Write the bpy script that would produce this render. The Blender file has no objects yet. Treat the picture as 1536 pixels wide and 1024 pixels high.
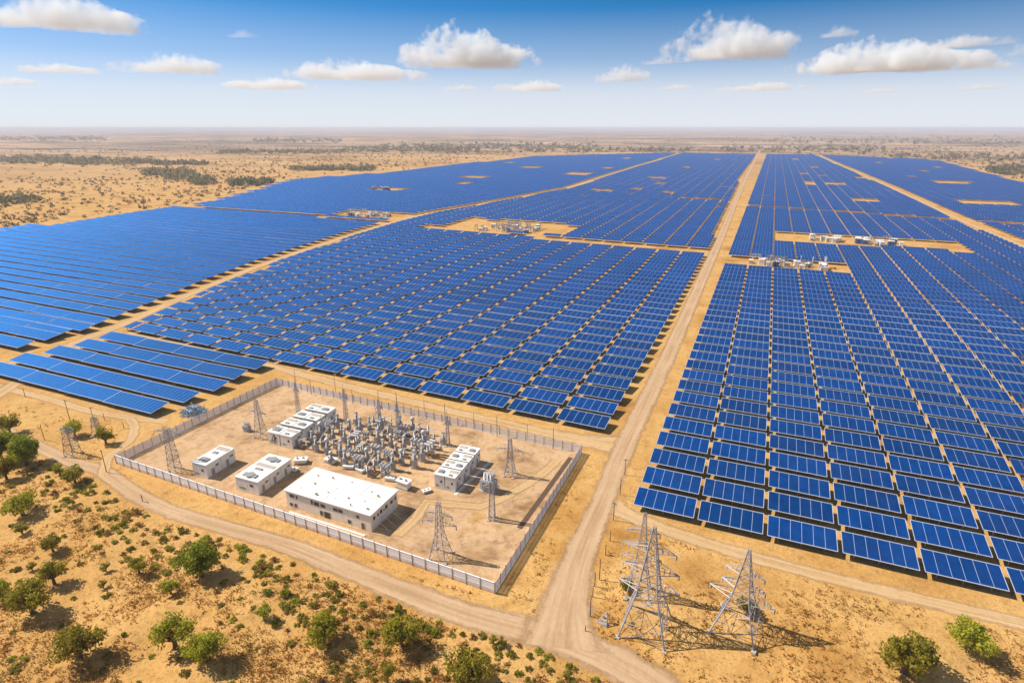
import bpy, math, random
import numpy as np
from mathutils import Vector, Matrix
R = math.radians
C = bpy.context.scene.collection
scene = bpy.context.scene
rnd = random.Random(7); nr = np.random.RandomState(11)

# ------------------------------------------------------------------ camera
HC = 100.0
PITCH, YAW, FPX = R(19.715), R(22.71), 893.0
cam_d = bpy.data.cameras.new("camera"); cam = bpy.data.objects.new("camera", cam_d); C.objects.link(cam)
cam.location = (0, 0, HC); cam.rotation_euler = (R(90) - PITCH, 0, YAW)
cam_d.sensor_width = 36; cam_d.lens = FPX / 1536 * 36
cam_d.clip_start = 1; cam_d.clip_end = 200000
scene.camera = cam
# ------------------------------------------------------------------ sky, sun, exposure
SUN_EL, SH_AZ = R(46.5), R(8)            # sun elevation; azimuth the shadows run towards
w = bpy.data.worlds.new("World"); scene.world = w; w.use_nodes = True
nt = w.node_tree; nt.nodes.clear()
wo = nt.nodes.new('ShaderNodeOutputWorld'); bg = nt.nodes.new('ShaderNodeBackground')
sky = nt.nodes.new('ShaderNodeTexSky'); sky.sky_type = 'NISHITA'; sky.sun_disc = False
sky.sun_elevation = SUN_EL
sky.sun_rotation = math.atan2(-math.cos(SH_AZ), -math.sin(SH_AZ))
sky.altitude = 100; sky.air_density = 1.15; sky.dust_density = 0.5; sky.ozone_density = 3.0
tc = nt.nodes.new('ShaderNodeTexCoord'); mp = nt.nodes.new('ShaderNodeMapping')
mp.inputs['Scale'].default_value = (1, 1, 2.6); mp.inputs['Location'].default_value = (0, 0, .10)   # clear dry air: blue starts low
nt.links.new(tc.outputs['Generated'], mp.inputs['Vector']); nt.links.new(mp.outputs[0], sky.inputs['Vector'])
hsv = nt.nodes.new('ShaderNodeHueSaturation'); hsv.inputs['Saturation'].default_value = 1.4; hsv.inputs['Hue'].default_value = .494; hsv.inputs['Value'].default_value = 1.16
nt.links.new(sky.outputs[0], hsv.inputs['Color'])
sx = nt.nodes.new('ShaderNodeSeparateXYZ'); nt.links.new(tc.outputs['Generated'], sx.inputs[0])
hr = nt.nodes.new('ShaderNodeValToRGB'); e = hr.color_ramp.elements       # dust-white air thinning with elevation
for p_, v_ in ((.05, .80), (.095, .33)): e.new(p_).color = (v_,)*3 + (1,)
e[0].position = 0; e[0].color = (.96, .96, .96, 1); e[-1].position = .165; e[-1].color = (0, 0, 0, 1)
mx = nt.nodes.new('ShaderNodeMix'); mx.data_type = 'RGBA'; nt.links.new(sx.outputs[2], hr.inputs[0]); nt.links.new(hr.outputs[0], mx.inputs[0])
nt.links.new(hsv.outputs[0], mx.inputs[6]); mx.inputs[7].default_value = (6.5, 6.65, 7.0, 1)
h2 = nt.nodes.new('ShaderNodeValToRGB'); e = h2.color_ramp.elements       # unseen pale grey added high overhead, neutralises the blue fill in shadows
e[0].position = .22; e[0].color = (0, 0, 0, 1); e[1].position = .5; e[1].color = (.7, .7, .7, 1); nt.links.new(sx.outputs[2], h2.inputs[0])
m2 = nt.nodes.new('ShaderNodeMix'); m2.data_type = 'RGBA'; nt.links.new(h2.outputs[0], m2.inputs[0]); nt.links.new(mx.outputs[2], m2.inputs[6]); m2.inputs[7].default_value = (1.9, 1.95, 2.1, 1)
nt.links.new(m2.outputs[2], bg.inputs[0]); bg.inputs[1].default_value = 0.1
nt.links.new(bg.outputs[0], wo.inputs[0])
sd = bpy.data.lights.new("sun", 'SUN'); sun = bpy.data.objects.new("sun", sd); C.objects.link(sun)
sd.energy = 4.6; sd.angle = R(0.5); sd.color = (1, .93, .82)
sun.rotation_euler = Vector((math.cos(SH_AZ)*math.cos(SUN_EL), math.sin(SH_AZ)*math.cos(SUN_EL), -math.sin(SUN_EL))).to_track_quat('-Z', 'Y').to_euler()
sun.location = (-200, 0, 400)
vs = scene.view_settings; vs.view_transform = 'Standard'; vs.look = 'None'; vs.gamma = 1; vs.exposure = 0.33
cy = scene.cycles; cy.use_denoising = True; cy.volume_bounces = 6; cy.volume_step_rate = .5; cy.max_bounces = 8; cy.transparent_max_bounces = 12

# ------------------------------------------------------------------ helpers
_fh = np.array([-math.sin(YAW), math.cos(YAW), 0]); RIGHT = np.array([math.cos(YAW), math.sin(YAW), 0])
FW = _fh*math.cos(PITCH) - np.array([0, 0, math.sin(PITCH)]); UP = _fh*math.sin(PITCH) + np.array([0, 0, math.cos(PITCH)])
def G(x, y, z=0.0):                        # survey: photo pixel -> ground coordinates at height z
    d = FW*FPX + RIGHT*(x-768) + UP*(512-y); t = (z-HC)/d[2]
    return (d[0]*t, d[1]*t)
def proj(P):
    p = np.asarray(P, float) - np.array([0, 0, HC]); q = p@FW
    return 768 + FPX*(p@RIGHT)/q, 512 - FPX*(p@UP)/q, q
def ppm(x, y):                             # photo pixels per metre at a ground point
    return FPX/float(np.array([x, y, -HC])@FW)

def mat(name, build):
    m = bpy.data.materials.new(name); m.use_nodes = True
    t = m.node_tree; b = t.nodes['Principled BSDF']
    build(t, b); return m
def N(t, typ, **k):
    n = t.nodes.new(typ)
    for a, v in k.items():
        if a in n.inputs and not hasattr(n, a): n.inputs[a].default_value = v
        else: setattr(n, a, v)
    return n
def noise(t, vec, scale, detail=4, rough=.55):
    n = t.nodes.new('ShaderNodeTexNoise'); n.inputs['Scale'].default_value = scale; n.inputs['Detail'].default_value = detail
    n.inputs['Roughness'].default_value = rough
    if vec is not None: t.links.new(vec, n.inputs['Vector'])
    return n.outputs['Fac']
def ramp(t, fac, stops, interp='LINEAR'):
    r = t.nodes.new('ShaderNodeValToRGB'); e = r.color_ramp.elements; r.color_ramp.interpolation = interp
    while len(e) < len(stops): e.new(.5)
    for i, (p, c) in enumerate(stops):
        e[i].position = p; e[i].color = (c, c, c, 1) if isinstance(c, (int, float)) else (*c, 1)
    t.links.new(fac, r.inputs[0]); return r.outputs[0]
def mix(t, fac, a, b, typ='MIX'):
    m = t.nodes.new('ShaderNodeMix'); m.data_type = 'RGBA'; m.blend_type = typ
    for sock, v in ((m.inputs[0], fac), (m.inputs[6], a), (m.inputs[7], b)):
        if isinstance(v, (int, float)): sock.default_value = v
        elif isinstance(v, tuple): sock.default_value = (*v, 1)
        else: t.links.new(v, sock)
    return m.outputs[2]
def mth(t, op, a, b=None):
    m = t.nodes.new('ShaderNodeMath'); m.operation = op
    for i, v in enumerate((a, b)):
        if v is None: continue
        if isinstance(v, (int, float)): m.inputs[i].default_value = v
        else: t.links.new(v, m.inputs[i])
    return m.outputs[0]
def coords(t, which='Object', scale=None):
    c = t.nodes.new('ShaderNodeTexCoord').outputs[which]
    if scale:
        m = t.nodes.new('ShaderNodeMapping'); m.inputs['Scale'].default_value = scale; t.links.new(c, m.inputs['Vector']); c = m.outputs[0]
    return c
def bump(t, b, h, dist, strength=1):
    n = t.nodes.new('ShaderNodeBump'); n.inputs['Distance'].default_value = dist; n.inputs['Strength'].default_value = strength
    t.links.new(h, n.inputs['Height']); t.links.new(n.outputs[0], b.inputs['Normal'])
def plain(name, col, rough=.6, metal=0, dirt=.25, sc=1.0, dcol=(.35, .25, .15)):
    def f(t, b):
        v = t.nodes.new('ShaderNodeNewGeometry').outputs['Position']; n = noise(t, v, sc, 6, .65)
        t.links.new(mix(t, ramp(t, n, [(.42, 0), (.75, dirt)]), col, dcol), b.inputs['Base Color'])
        b.inputs['Roughness'].default_value = rough; b.inputs['Metallic'].default_value = metal
    return mat(name, f)

# sand and earth
def m_ground(t, b):
    v = coords(t)
    big = noise(t, v, .004, 6, .6); mid = noise(t, v, .035, 7, .62); sm = noise(t, v, .35, 6, .7); fine = noise(t, v, 1.6, 4, .7)
    c = ramp(t, mid, [(.30, (.34, .145, .028)), (.43, (.55, .29, .080)), (.57, (.69, .41, .145)), (.72, (.46, .215, .042))])
    c = mix(t, ramp(t, big, [(.42, 0.), (.6, .6)]), c, (.66, .385, .135))
    c = mix(t, ramp(t, sm, [(.50, 0.), (.68, .55)]), c, (.30, .15, .042))
    c = mix(t, ramp(t, fine, [(.52, 0.), (.70, .7)]), c, (.20, .105, .035))
    # far flats: long pale fields and grey-green scrub seen edge-on, by distance from the plant
    vs_ = coords(t, 'Object', (.0011, .0028, 1)); f1 = noise(t, vs_, 1, 8, .65)
    vs2 = coords(t, 'Object', (.00045, .0011, 1)); f2 = noise(t, vs2, 1, 6, .6)
    sp = t.nodes.new('ShaderNodeSeparateXYZ'); t.links.new(coords(t), sp.inputs[0])
    d = mth(t, 'SQRT', mth(t, 'ADD', mth(t, 'MULTIPLY', sp.outputs[0], sp.outputs[0]), mth(t, 'MULTIPLY', sp.outputs[1], sp.outputs[1])))
    far = ramp(t, mth(t, 'DIVIDE', d, 6000.), [(.15, 0.), (.6, 1.)])
    fc = ramp(t, f1, [(.40, (.10, .08, .06)), (.47, (.40, .26, .15)), (.54, (.64, .42, .24)), (.62, (.20, .135, .095))])
    fc = mix(t, ramp(t, f2, [(.46, 0.), (.60, .75)]), fc, (.15, .115, .09))
    c = mix(t, far, c, fc)
    t.links.new(c, b.inputs['Base Color']); b.inputs['Roughness'].default_value = .95; b.inputs['Specular IOR Level'].default_value = .1
    h = mth(t, 'ADD', mth(t, 'MULTIPLY', sm, .5), mth(t, 'MULTIPLY', fine, .22))
    bump(t, b, h, .9, .8)
M_GROUND = mat('dry_sand', m_ground)
def road_mat(name, c1, c2, edge=.22, tracks=True):
    def f(t, b):
        v = coords(t); uv = t.nodes.new('ShaderNodeUVMap').outputs[0]
        s = t.nodes.new('ShaderNodeSeparateXYZ'); t.links.new(uv, s.inputs[0])
        n1 = noise(t, v, .06, 6, .6); n2 = noise(t, v, .7, 5, .65)
        c = mix(t, ramp(t, n1, [(.35, 0.), (.65, 1.)]), c1, c2)
        c = mix(t, ramp(t, n2, [(.5, 0.), (.75, .45)]), c, (.36, .22, .11))
        dv = mth(t, 'ABSOLUTE', mth(t, 'SUBTRACT', s.outputs[1], .5))     # 0 centre .. .5 edge
        sk = noise(t, coords(t, 'UV', (.35, 13, 1)), 1, 5, .65)
        c = mix(t, ramp(t, sk, [(.40, .5), (.56, 0.)]), c, (.34, .20, .105)); c = mix(t, ramp(t, sk, [(.58, 0.), (.72, .5)]), c, (.74, .55, .36))
        if tracks:
            tr = ramp(t, mth(t, 'ABSOLUTE', mth(t, 'SUBTRACT', dv, .2)), [(.02, .38), (.11, 0.)])
            c = mix(t, tr, c, (.64, .45, .28))
        t.links.new(c, b.inputs['Base Color']); b.inputs['Roughness'].default_value = .95; b.inputs['Specular IOR Level'].default_value = .1
        bump(t, b, n2, .25, .6)
        # worn ragged edge lets the sand below show
        e = mth(t, 'ADD', dv, mth(t, 'MULTIPLY', mth(t, 'SUBTRACT', noise(t, v, .25, 5, .7), .5), edge*1.8))
        t.links.new(ramp(t, e, [(.5-edge, 1.), (.5-edge*.35, 0.)]), b.inputs['Alpha'])
    return mat(name, f)
M_ROAD = road_mat('packed_dirt', (.52, .33, .18), (.60, .40, .235))
M_TRACK = road_mat('loose_dirt', (.62, .39, .17), (.66, .44, .22), .28)
def m_yard(t, b):
    v = coords(t); n1 = noise(t, v, .07, 8, .68); n2 = noise(t, v, .5, 6, .7); n3 = noise(t, coords(t, 'Object', (.03, .25, 1)), 1, 6, .7)
    c = ramp(t, n1, [(.34, (.26, .135, .055)), (.46, (.53, .33, .165)), (.58, (.63, .41, .225)), (.68, (.52, .285, .085))])
    c = mix(t, ramp(t, n2, [(.5, 0.), (.70, .6)]), c, (.27, .15, .075))
    c = mix(t, ramp(t, n3, [(.56, 0.), (.68, .5)]), c, (.70, .50, .33))
    n4 = noise(t, v, .16, 5, .75); c = mix(t, ramp(t, n4, [(.53, 0.), (.66, .65)]), c, (.40, .20, .075)); c = mix(t, ramp(t, noise(t, v, .11, 6, .8), [(.57, 0.), (.64, .55)]), c, (.20, .115, .06))
    t.links.new(c, b.inputs['Base Color']); b.inputs['Roughness'].default_value = .95; bump(t, b, n2, .3, .6)
M_YARD = mat('yard_earth', m_yard)
M_STRIP = plain('dark_brown_strip', (.10, .058, .034), .95, 0, .5, .8, (.2, .12, .07))

# solar glass: blue cells, white seams between the module columns, fine cell rows
def m_panel(t, b):
    uv = t.nodes.new('ShaderNodeUVMap').outputs[0]
    s = t.nodes.new('ShaderNodeSeparateXYZ'); t.links.new(uv, s.inputs[0])
    fu = mth(t, 'ABSOLUTE', mth(t, 'SUBTRACT', mth(t, 'FRACT', s.outputs[0]), .5))
    fv = mth(t, 'ABSOLUTE', mth(t, 'SUBTRACT', mth(t, 'FRACT', s.outputs[1]), .5))
    seam = ramp(t, fu, [(.478, 0.), (.486, 1.)])
    rows = ramp(t, fv, [(.36, 0.), (.44, 1.)])
    fu8 = mth(t, 'ABSOLUTE', mth(t, 'SUBTRACT', mth(t, 'FRACT', mth(t, 'MULTIPLY', s.outputs[0], 4.)), .5))
    cell = ramp(t, fu8, [(.44, 0.), (.48, 1.)])
    v = t.nodes.new('ShaderNodeNewGeometry').outputs['Position']
    n = noise(t, v, .11, 3, .5); n4 = noise(t, v, .42, 1, .5); n5 = noise(t, v, .03, 5, .65)
    n = mth(t, 'ADD', mth(t, 'MULTIPLY', n, .5), mth(t, 'MULTIPLY', n4, .5))
    c = mix(t, ramp(t, n, [(.36, 0.), (.64, 1.)]), (.0002, .020, .108), (.0004, .038, .185))
    isl = t.nodes.new('ShaderNodeNewGeometry').outputs['Random Per Island']; orn = t.nodes.new('ShaderNodeObjectInfo').outputs['Random']
    rv = mth(t, 'FRACT', mth(t, 'ADD', isl, orn)); hv = t.nodes.new('ShaderNodeHueSaturation'); t.links.new(c, hv.inputs['Color'])
    t.links.new(mth(t, 'ADD', .72, mth(t, 'MULTIPLY', rv, .62)), hv.inputs['Value']); c = hv.outputs[0]
    c = mix(t, ramp(t, n5, [(.45, 0.), (.75, .035)]), c, (.30, .25, .20))
    c = mix(t, mth(t, 'MULTIPLY', cell, .25), c, (.003, .075, .25))
    c = mix(t, mth(t, 'MULTIPLY', rows, .5), c, (.002, .065, .23))
    vb = ramp(t, mth(t, 'DIVIDE', mth(t, 'ABSOLUTE', mth(t, 'SUBTRACT', s.outputs[1], 5.)), 5.), [(.95, 0.), (.965, 1.)])
    seam = mth(t, 'MAXIMUM', seam, mth(t, 'MULTIPLY', vb, .7))
    c = mix(t, mth(t, 'MULTIPLY', seam, .78), c, (.55, .62, .74))
    t.links.new(c, b.inputs['Base Color'])
    b.inputs['Roughness'].default_value = .6; b.inputs['Specular IOR Level'].default_value = 0
    gl_ = t.nodes.new('ShaderNodeBsdfGlossy'); gl_.inputs['Color'].default_value = (.07, .40, 1, 1); gl_.inputs['Roughness'].default_value = .5   # blue anti-glare coat
    fr_ = t.nodes.new('ShaderNodeFresnel'); fr_.inputs['IOR'].default_value = 1.9; ms = t.nodes.new('ShaderNodeMixShader')
    t.links.new(fr_.outputs[0], ms.inputs[0]); t.links.new(b.outputs[0], ms.inputs[1]); t.links.new(gl_.outputs[0], ms.inputs[2])
    t.links.new(ms.outputs[0], t.nodes['Material Output'].inputs[0])
M_PANEL = mat('solar_glass', m_panel)
M_ALU = plain('panel_frame_aluminium', (.62, .66, .74), .4, .2, .1, .6)
M_STEEL = plain('galvanised_steel', (.34, .33, .33), .5, .5, .35, .5, (.22, .16, .11))
M_LATT = plain('weathered_lattice_steel', (.42, .42, .45), .5, .2, .5, .35, (.17, .14, .15))
M_WHITE = plain('white_painted_metal', (.80, .79, .76), .5, 0, .22, .45, (.45, .36, .27))
M_ROOFW = plain('white_roof_coating', (.86, .83, .77), .7, 0, .3, .25, (.60, .50, .40))
M_WALLB = plain('cream_render', (.90, .82, .69), .8, 0, .35, .5, (.50, .38, .27))
M_GREY = plain('grey_equipment_paint', (.35, .35, .355), .45, .1, .3, .7, (.30, .25, .2))
M_LGREY = plain('porcelain_grey', (.52, .52, .525), .35, 0, .2, .8, (.4, .33, .27))
M_DARK = plain('dark_opening', (.035, .033, .035), .5, 0, .2, .8)
M_GLASS = plain('window_glass', (.04, .045, .055), .15, 0, .1, .8)
M_CONC = plain('concrete', (.52, .46, .39), .9, 0, .4, .5, (.33, .24, .16))
M_RUST = plain('rusty_steel', (.24, .13, .075), .8, 0, .5, .8, (.12, .07, .05))
M_BLUE = plain('blue_painted_metal', (.05, .13, .38), .45, 0, .2, .6)
M_BLUEG = plain('blue_grey_scrap_metal', (.36, .46, .55), .45, .3, .4, .9, (.15, .2, .28))
M_WOOD = plain('weathered_wood_pole', (.20, .14, .10), .9, 0, .4, .8, (.1, .07, .05))
def m_fencewall(t, b):                      # white panel with splashed earth along its foot (dirt, not shade)
    v = coords(t); s = t.nodes.new('ShaderNodeSeparateXYZ'); t.links.new(v, s.inputs[0])
    w_ = t.nodes.new('ShaderNodeNewGeometry').outputs['Position']; n = noise(t, w_, .7, 6, .7); g = noise(t, w_, .3, 4, .6)
    e = mth(t, 'ADD', mth(t, 'MULTIPLY', s.outputs[2], .42), mth(t, 'MULTIPLY', mth(t, 'SUBTRACT', n, .5), 1.1))
    c = mix(t, ramp(t, g, [(.35, 0.), (.7, 1.)]), (.93, .94, .98), (.86, .88, .93))
    c = mix(t, ramp(t, e, [(.10, .7), (.5, 0.)]), c, (.42, .27, .19))
    t.links.new(c, b.inputs['Base Color']); b.inputs['Roughness'].default_value = .7
M_FENCE = mat('stained_white_panel', m_fencewall)
M_SLAT = plain('white_fence_slats', (.74, .75, .80), .5, 0, .2, .6)

def leaf_mat(name, c1, c2, c3, sc=.55):
    def f(t, b):
        o = t.nodes.new('ShaderNodeObjectInfo'); v = coords(t)
        n = noise(t, v, sc, 3, .6)
        c = ramp(t, n, [(.32, c1), (.5, c2), (.7, c3)])
        h = t.nodes.new('ShaderNodeHueSaturation'); t.links.new(c, h.inputs['Color'])
        t.links.new(mth(t, 'ADD', .475, mth(t, 'MULTIPLY', o.outputs['Random'], .04)), h.inputs['Hue'])
        t.links.new(mth(t, 'ADD', .8, mth(t, 'MULTIPLY', o.outputs['Random'], .45)), h.inputs['Value'])
        t.links.new(h.outputs[0], b.inputs['Base Color'])
        b.inputs['Roughness'].default_value = .7; b.inputs['Specular IOR Level'].default_value = .2
        tr = t.nodes.new('ShaderNodeBsdfTranslucent'); t.links.new(h.outputs[0], tr.inputs[0])
        ms = t.nodes.new('ShaderNodeMixShader'); ms.inputs[0].default_value = .5
        out = t.nodes['Material Output']
        t.links.new(b.outputs[0], ms.inputs[1]); t.links.new(tr.outputs[0], ms.inputs[2]); t.links.new(ms.outputs[0], out.inputs[0])
    return mat(name, f)
M_LEAF = leaf_mat('green_foliage', (.21, .215, .016), (.38, .36, .03), (.53, .47, .06))
M_LEAFD = leaf_mat('dark_green_foliage', (.14, .165, .013), (.27, .29, .022), (.41, .39, .04))
M_OLIVE = leaf_mat('olive_scrub', (.23, .225, .03), (.38, .35, .05), (.50, .43, .085), 1.2)
M_DRY = leaf_mat('dry_brown_scrub', (.24, .14, .04), (.36, .22, .06), (.46, .29, .09), 1.2)
M_GRASS = leaf_mat('dry_grass', (.48, .28, .07), (.56, .37, .10), (.40, .32, .07), .1)
M_FARG = leaf_mat('far_scrub', (.15, .145, .075), (.25, .22, .115), (.36, .27, .15), .02)
M_BARK = plain('bark', (.09, .065, .05), .95, 0, .3, 2)

# ---- mesh building
def link(name, me, parent=None, loc=None):
    o = bpy.data.objects.new(name, me); C.objects.link(o)
    if parent: o.parent = parent
    if loc is not None: o.location = loc
    return o
def np_mesh(name, V, F, mats, uv=None, midx=None, smooth=False):
    me = bpy.data.meshes.new(name); V = np.asarray(V, np.float32); F = np.asarray(F, np.int32); k = F.shape[1]
    me.vertices.add(len(V)); me.vertices.foreach_set('co', V.ravel())
    me.loops.add(F.size); me.loops.foreach_set('vertex_index', F.ravel())
    me.polygons.add(len(F)); me.polygons.foreach_set('loop_start', np.arange(0, F.size, k, dtype=np.int32))
    if midx is not None: me.polygons.foreach_set('material_index', np.asarray(midx, np.int32))
    if uv is not None:
        l = me.uv_layers.new(name='uv'); l.data.foreach_set('uv', np.asarray(uv, np.float32).ravel())
    for m in mats: me.materials.append(m)
    me.update(calc_edges=True); me.validate()
    me.polygons.foreach_set('use_smooth', np.full(len(F), bool(smooth)))
    return me
class MB:
    def __init__(s): s.v = []; s.f = []; s.m = []; s.mi = 0
    def hull8(s, p):
        b = len(s.v); s.v += p
        for q in ((0,3,2,1),(4,5,6,7),(0,1,5,4),(1,2,6,5),(2,3,7,6),(3,0,4,7)): s.f.append(tuple(b+i for i in q)); s.m.append(s.mi)
        return s
    def box(s, x0, y0, z0, x1, y1, z1):
        return s.hull8([(x0,y0,z0),(x1,y0,z0),(x1,y1,z0),(x0,y1,z0),(x0,y0,z1),(x1,y0,z1),(x1,y1,z1),(x0,y1,z1)])
    def bar(s, a, b, r, n=4, r2=None):
        a = Vector(a); b = Vector(b); d = (b-a)
        if d.length < 1e-6: return s
        d.normalize(); u = d.orthogonal().normalized(); w_ = d.cross(u); r2 = r if r2 is None else r2
        o = len(s.v)
        for c, rr in ((a, r), (b, r2)):
            for k in range(n):
                t = 2*math.pi*(k+.5)/n; s.v.append(tuple(c + (u*math.cos(t)+w_*math.sin(t))*rr))
        for k in range(n): s.f.append((o+k, o+(k+1)%n, o+n+(k+1)%n, o+n+k)); s.m.append(s.mi)
        s.f.append(tuple(o+n-1-k for k in range(n))); s.f.append(tuple(o+n+k for k in range(n))); s.m += [s.mi]*2
        return s
    def lathe(s, x, y, prof, n=10):
        o = len(s.v)
        for r, z in prof:
            for k in range(n): t = 2*math.pi*k/n; s.v.append((x+r*math.cos(t), y+r*math.sin(t), z))
        for i in range(len(prof)-1):
            for k in range(n): s.f.append((o+i*n+k, o+i*n+(k+1)%n, o+(i+1)*n+(k+1)%n, o+(i+1)*n+k)); s.m.append(s.mi)
        s.f.append(tuple(o+n-1-k for k in range(n))); s.f.append(tuple(o+(len(prof)-1)*n+k for k in range(n))); s.m += [s.mi]*2
        return s
    def mesh(s, name, *mats):
        me = bpy.data.meshes.new(name); me.from_pydata(s.v, [], s.f)
        for m in mats: me.materials.append(m)
        me.polygons.foreach_set('material_index', s.m); me.update(); return me
    def build(s, name, m, parent=None):
        return link(name, s.mesh(name, *(m if isinstance(m, (list, tuple)) else (m,))), parent)
def tag(o, label, cat, group=None, kind=None):
    if label: o['label'] = label
    if cat: o['category'] = cat
    if group: o['group'] = group
    if kind: o['kind'] = kind
    return o
def thing(name, loc, label, cat, group=None, rz=0):
    o = bpy.data.objects.new(name, None); C.objects.link(o); o.empty_display_size = .5
    o.location = loc; o.rotation_euler = (0, 0, rz); return tag(o, label, cat, group)
KIDS = {}
def kids(o):
    return [c for c in o.children]
def dup(o, loc, rz=0, label=None, sc=None, group=None, tree=None):
    def cp(src, par):
        c = src.copy(); C.objects.link(c); c.parent = par
        for ch in tree_of[src.name]: cp(ch, c)
        return c
    if o.name not in KIDS:
        tree_of = {}
        def walk(q):
            tree_of[q.name] = list(q.children)
            for z in q.children: walk(z)
        walk(o); KIDS[o.name] = tree_of
    tree_of = KIDS[o.name]
    c = cp(o, None); c.location = loc; c.rotation_euler = (0, 0, rz)
    if label: c['label'] = label
    if group: c['group'] = group
    if sc is not None: c.scale = (sc, sc, sc) if isinstance(sc, (int, float)) else sc
    return c
def struct(name, me): o = link(name, me); o['kind'] = 'structure'; return o
ORD = 'zeroth first second third fourth fifth sixth seventh eighth ninth tenth eleventh twelfth thirteenth fourteenth fifteenth sixteenth seventeenth eighteenth nineteenth twentieth'.split()
def od(n): return ORD[n] if n <= 20 else ('twenty-' + ORD[n-20] if n < 30 else 'thirtieth' if n == 30 else 'thirty-'+ORD[n-30])

# ------------------------------------------------------------------ plan of the place
LROAD = [(-258, 80), (-273, 121), (-304, 167), (-313, 203), (-335, 270), (-355, 350), (-374, 475), (-386, 620), (-352, 830), (-326, 1025), (-340, 1600), (-360, 2690), (-380, 4200)]
MROAD = [(-27, 90), (-29.5, 101), (-31.3, 118), (-31.6, 130), (-32, 151), (-33, 178), (-33, 280), (-35, 480), (-37, 660), (-45, 1258), (-55, 2690), (-62, 4200)]
RROAD = [(226, 200), (222, 520), (218, 666), (209, 870), (202, 1246), (162, 2600)]
LOWROAD = [(-300, 118), (-240, 104), (-217, 101)] + [G(*p_) for p_ in ((118, 697), (150, 704), (200, 739), (250, 764), (320, 786), (400, 808), (450, 824), (512, 850), (600, 884), (700, 921), (800, 947))] + [(-25, 92), (-15, 91), (-6, 88), (6, 82), (20, 73), (40, 60)]
NROAD = [(-33, 176.5), (-53, 174.8), (-92, 176.8), (-139, 180), (-185, 184.5), (-232, 189.5), (-296, 192)]
RTRACK = [(-30, 143), (-26, 140.5), (-13, 137), (8, 134.6), (33, 133.8), (63, 134.4), (120, 135.5)]
LTRACK = [(-330, 134), (-290, 126), (-250, 125.5), (-222, 125), (-205, 127), (-190, 130)]
LCONN = [(-176, 97), (-181, 101), (-186, 106), (-188, 114), (-196, 122), (-204, 126)]
CROSS1 = [(-334, 553), (-260, 546), (-170, 532), (-100, 526), (-36, 521)]
CROSS2 = [(-140, 940), (-92, 932), (-42, 924)]
CROSS3 = [(-40, 880), (60, 858), (140, 842), (212, 825), (330, 800)]
DCROSS = [(-735, 575), (-600, 572), (-500, 568), (-388, 566)]
def at_y(line, y):
    return float(np.interp(y, [p[1] for p in line], [p[0] for p in line]))
def smooth_line(pts, step=6):
    P = np.array(pts, float); out = []
    for i in range(len(P)-1):
        p0 = P[max(i-1, 0)]; p1 = P[i]; p2 = P[i+1]; p3 = P[min(i+2, len(P)-1)]
        n = max(2, min(40, int(np.hypot(*(p2-p1))/step)))
        for k in range(n):
            t = k/n
            out.append(.5*((2*p1)+(p2-p0)*t+(2*p0-5*p1+4*p2-p3)*t*t+(3*p1-p0-3*p2+p3)*t**3))
    out.append(P[-1]); return np.array(out)
def road(name, pts, width, z, m, widths=None, flare=0):
    P = smooth_line(pts); n = len(P)
    T = np.gradient(P, axis=0); T /= np.linalg.norm(T, axis=1)[:, None]; Nn = np.stack([-T[:, 1], T[:, 0]], 1)
    Wd = np.full(n, width) if widths is None else np.interp(np.linspace(0, 1, n), np.linspace(0, 1, len(widths)), widths)
    Wd = Wd+(flare*np.exp(-(np.arange(n)/2.2)**1.3) if flare else 0)
    Ln = np.concatenate([[0], np.cumsum(np.hypot(*np.diff(P, axis=0).T))])
    V = []; UV = []; F = []
    K = 4
    for i in range(n):
        for k in range(K+1):
            q = P[i] + Nn[i]*Wd[i]*(k/K-.5); V.append((q[0], q[1], z))
    uv = []
    for i in range(n-1):
        for k in range(K):
            a = i*(K+1)+k; F.append((a, a+K+1, a+K+2, a+1))
            uv += [(Ln[i]/10, k/K), (Ln[i+1]/10, k/K), (Ln[i+1]/10, (k+1)/K), (Ln[i]/10, (k+1)/K)]
    F = np.array(F)[:, ::-1]; uv = np.array(uv).reshape(-1, 4, 2)[:, ::-1].reshape(-1, 2)
    return struct(name, np_mesh(name, V, F, [m], uv))

FL, FR, BR, BL = (-179, 103.4), (-45.5, 98.6), (-45, 166.2), (-177, 170.8)

# ------------------------------------------------------------------ terrain height
_H = nr.rand(64, 64)
def vnoise(x, y, s):
    x = np.asarray(x)/s; y = np.asarray(y)/s; xi = np.floor(x).astype(int); yi = np.floor(y).astype(int); fx = x-xi; fy = y-yi
    fx = fx*fx*(3-2*fx); fy = fy*fy*(3-2*fy); h = lambda a, b: _H[a % 64, b % 64]
    return (h(xi, yi)*(1-fx)+h(xi+1, yi)*fx)*(1-fy)+(h(xi, yi+1)*(1-fx)+h(xi+1, yi+1)*fx)*fy
def seg_dist(x, y, line):
    d = np.full(np.shape(x), 1e9)
    for (x0, y0), (x1, y1) in zip(line[:-1], line[1:]):
        t = np.clip(((x-x0)*(x1-x0)+(y-y0)*(y1-y0))/((x1-x0)**2+(y1-y0)**2), 0, 1)
        d = np.minimum(d, np.hypot(x-x0-t*(x1-x0), y-y0-t*(y1-y0)))
    return d
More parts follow.
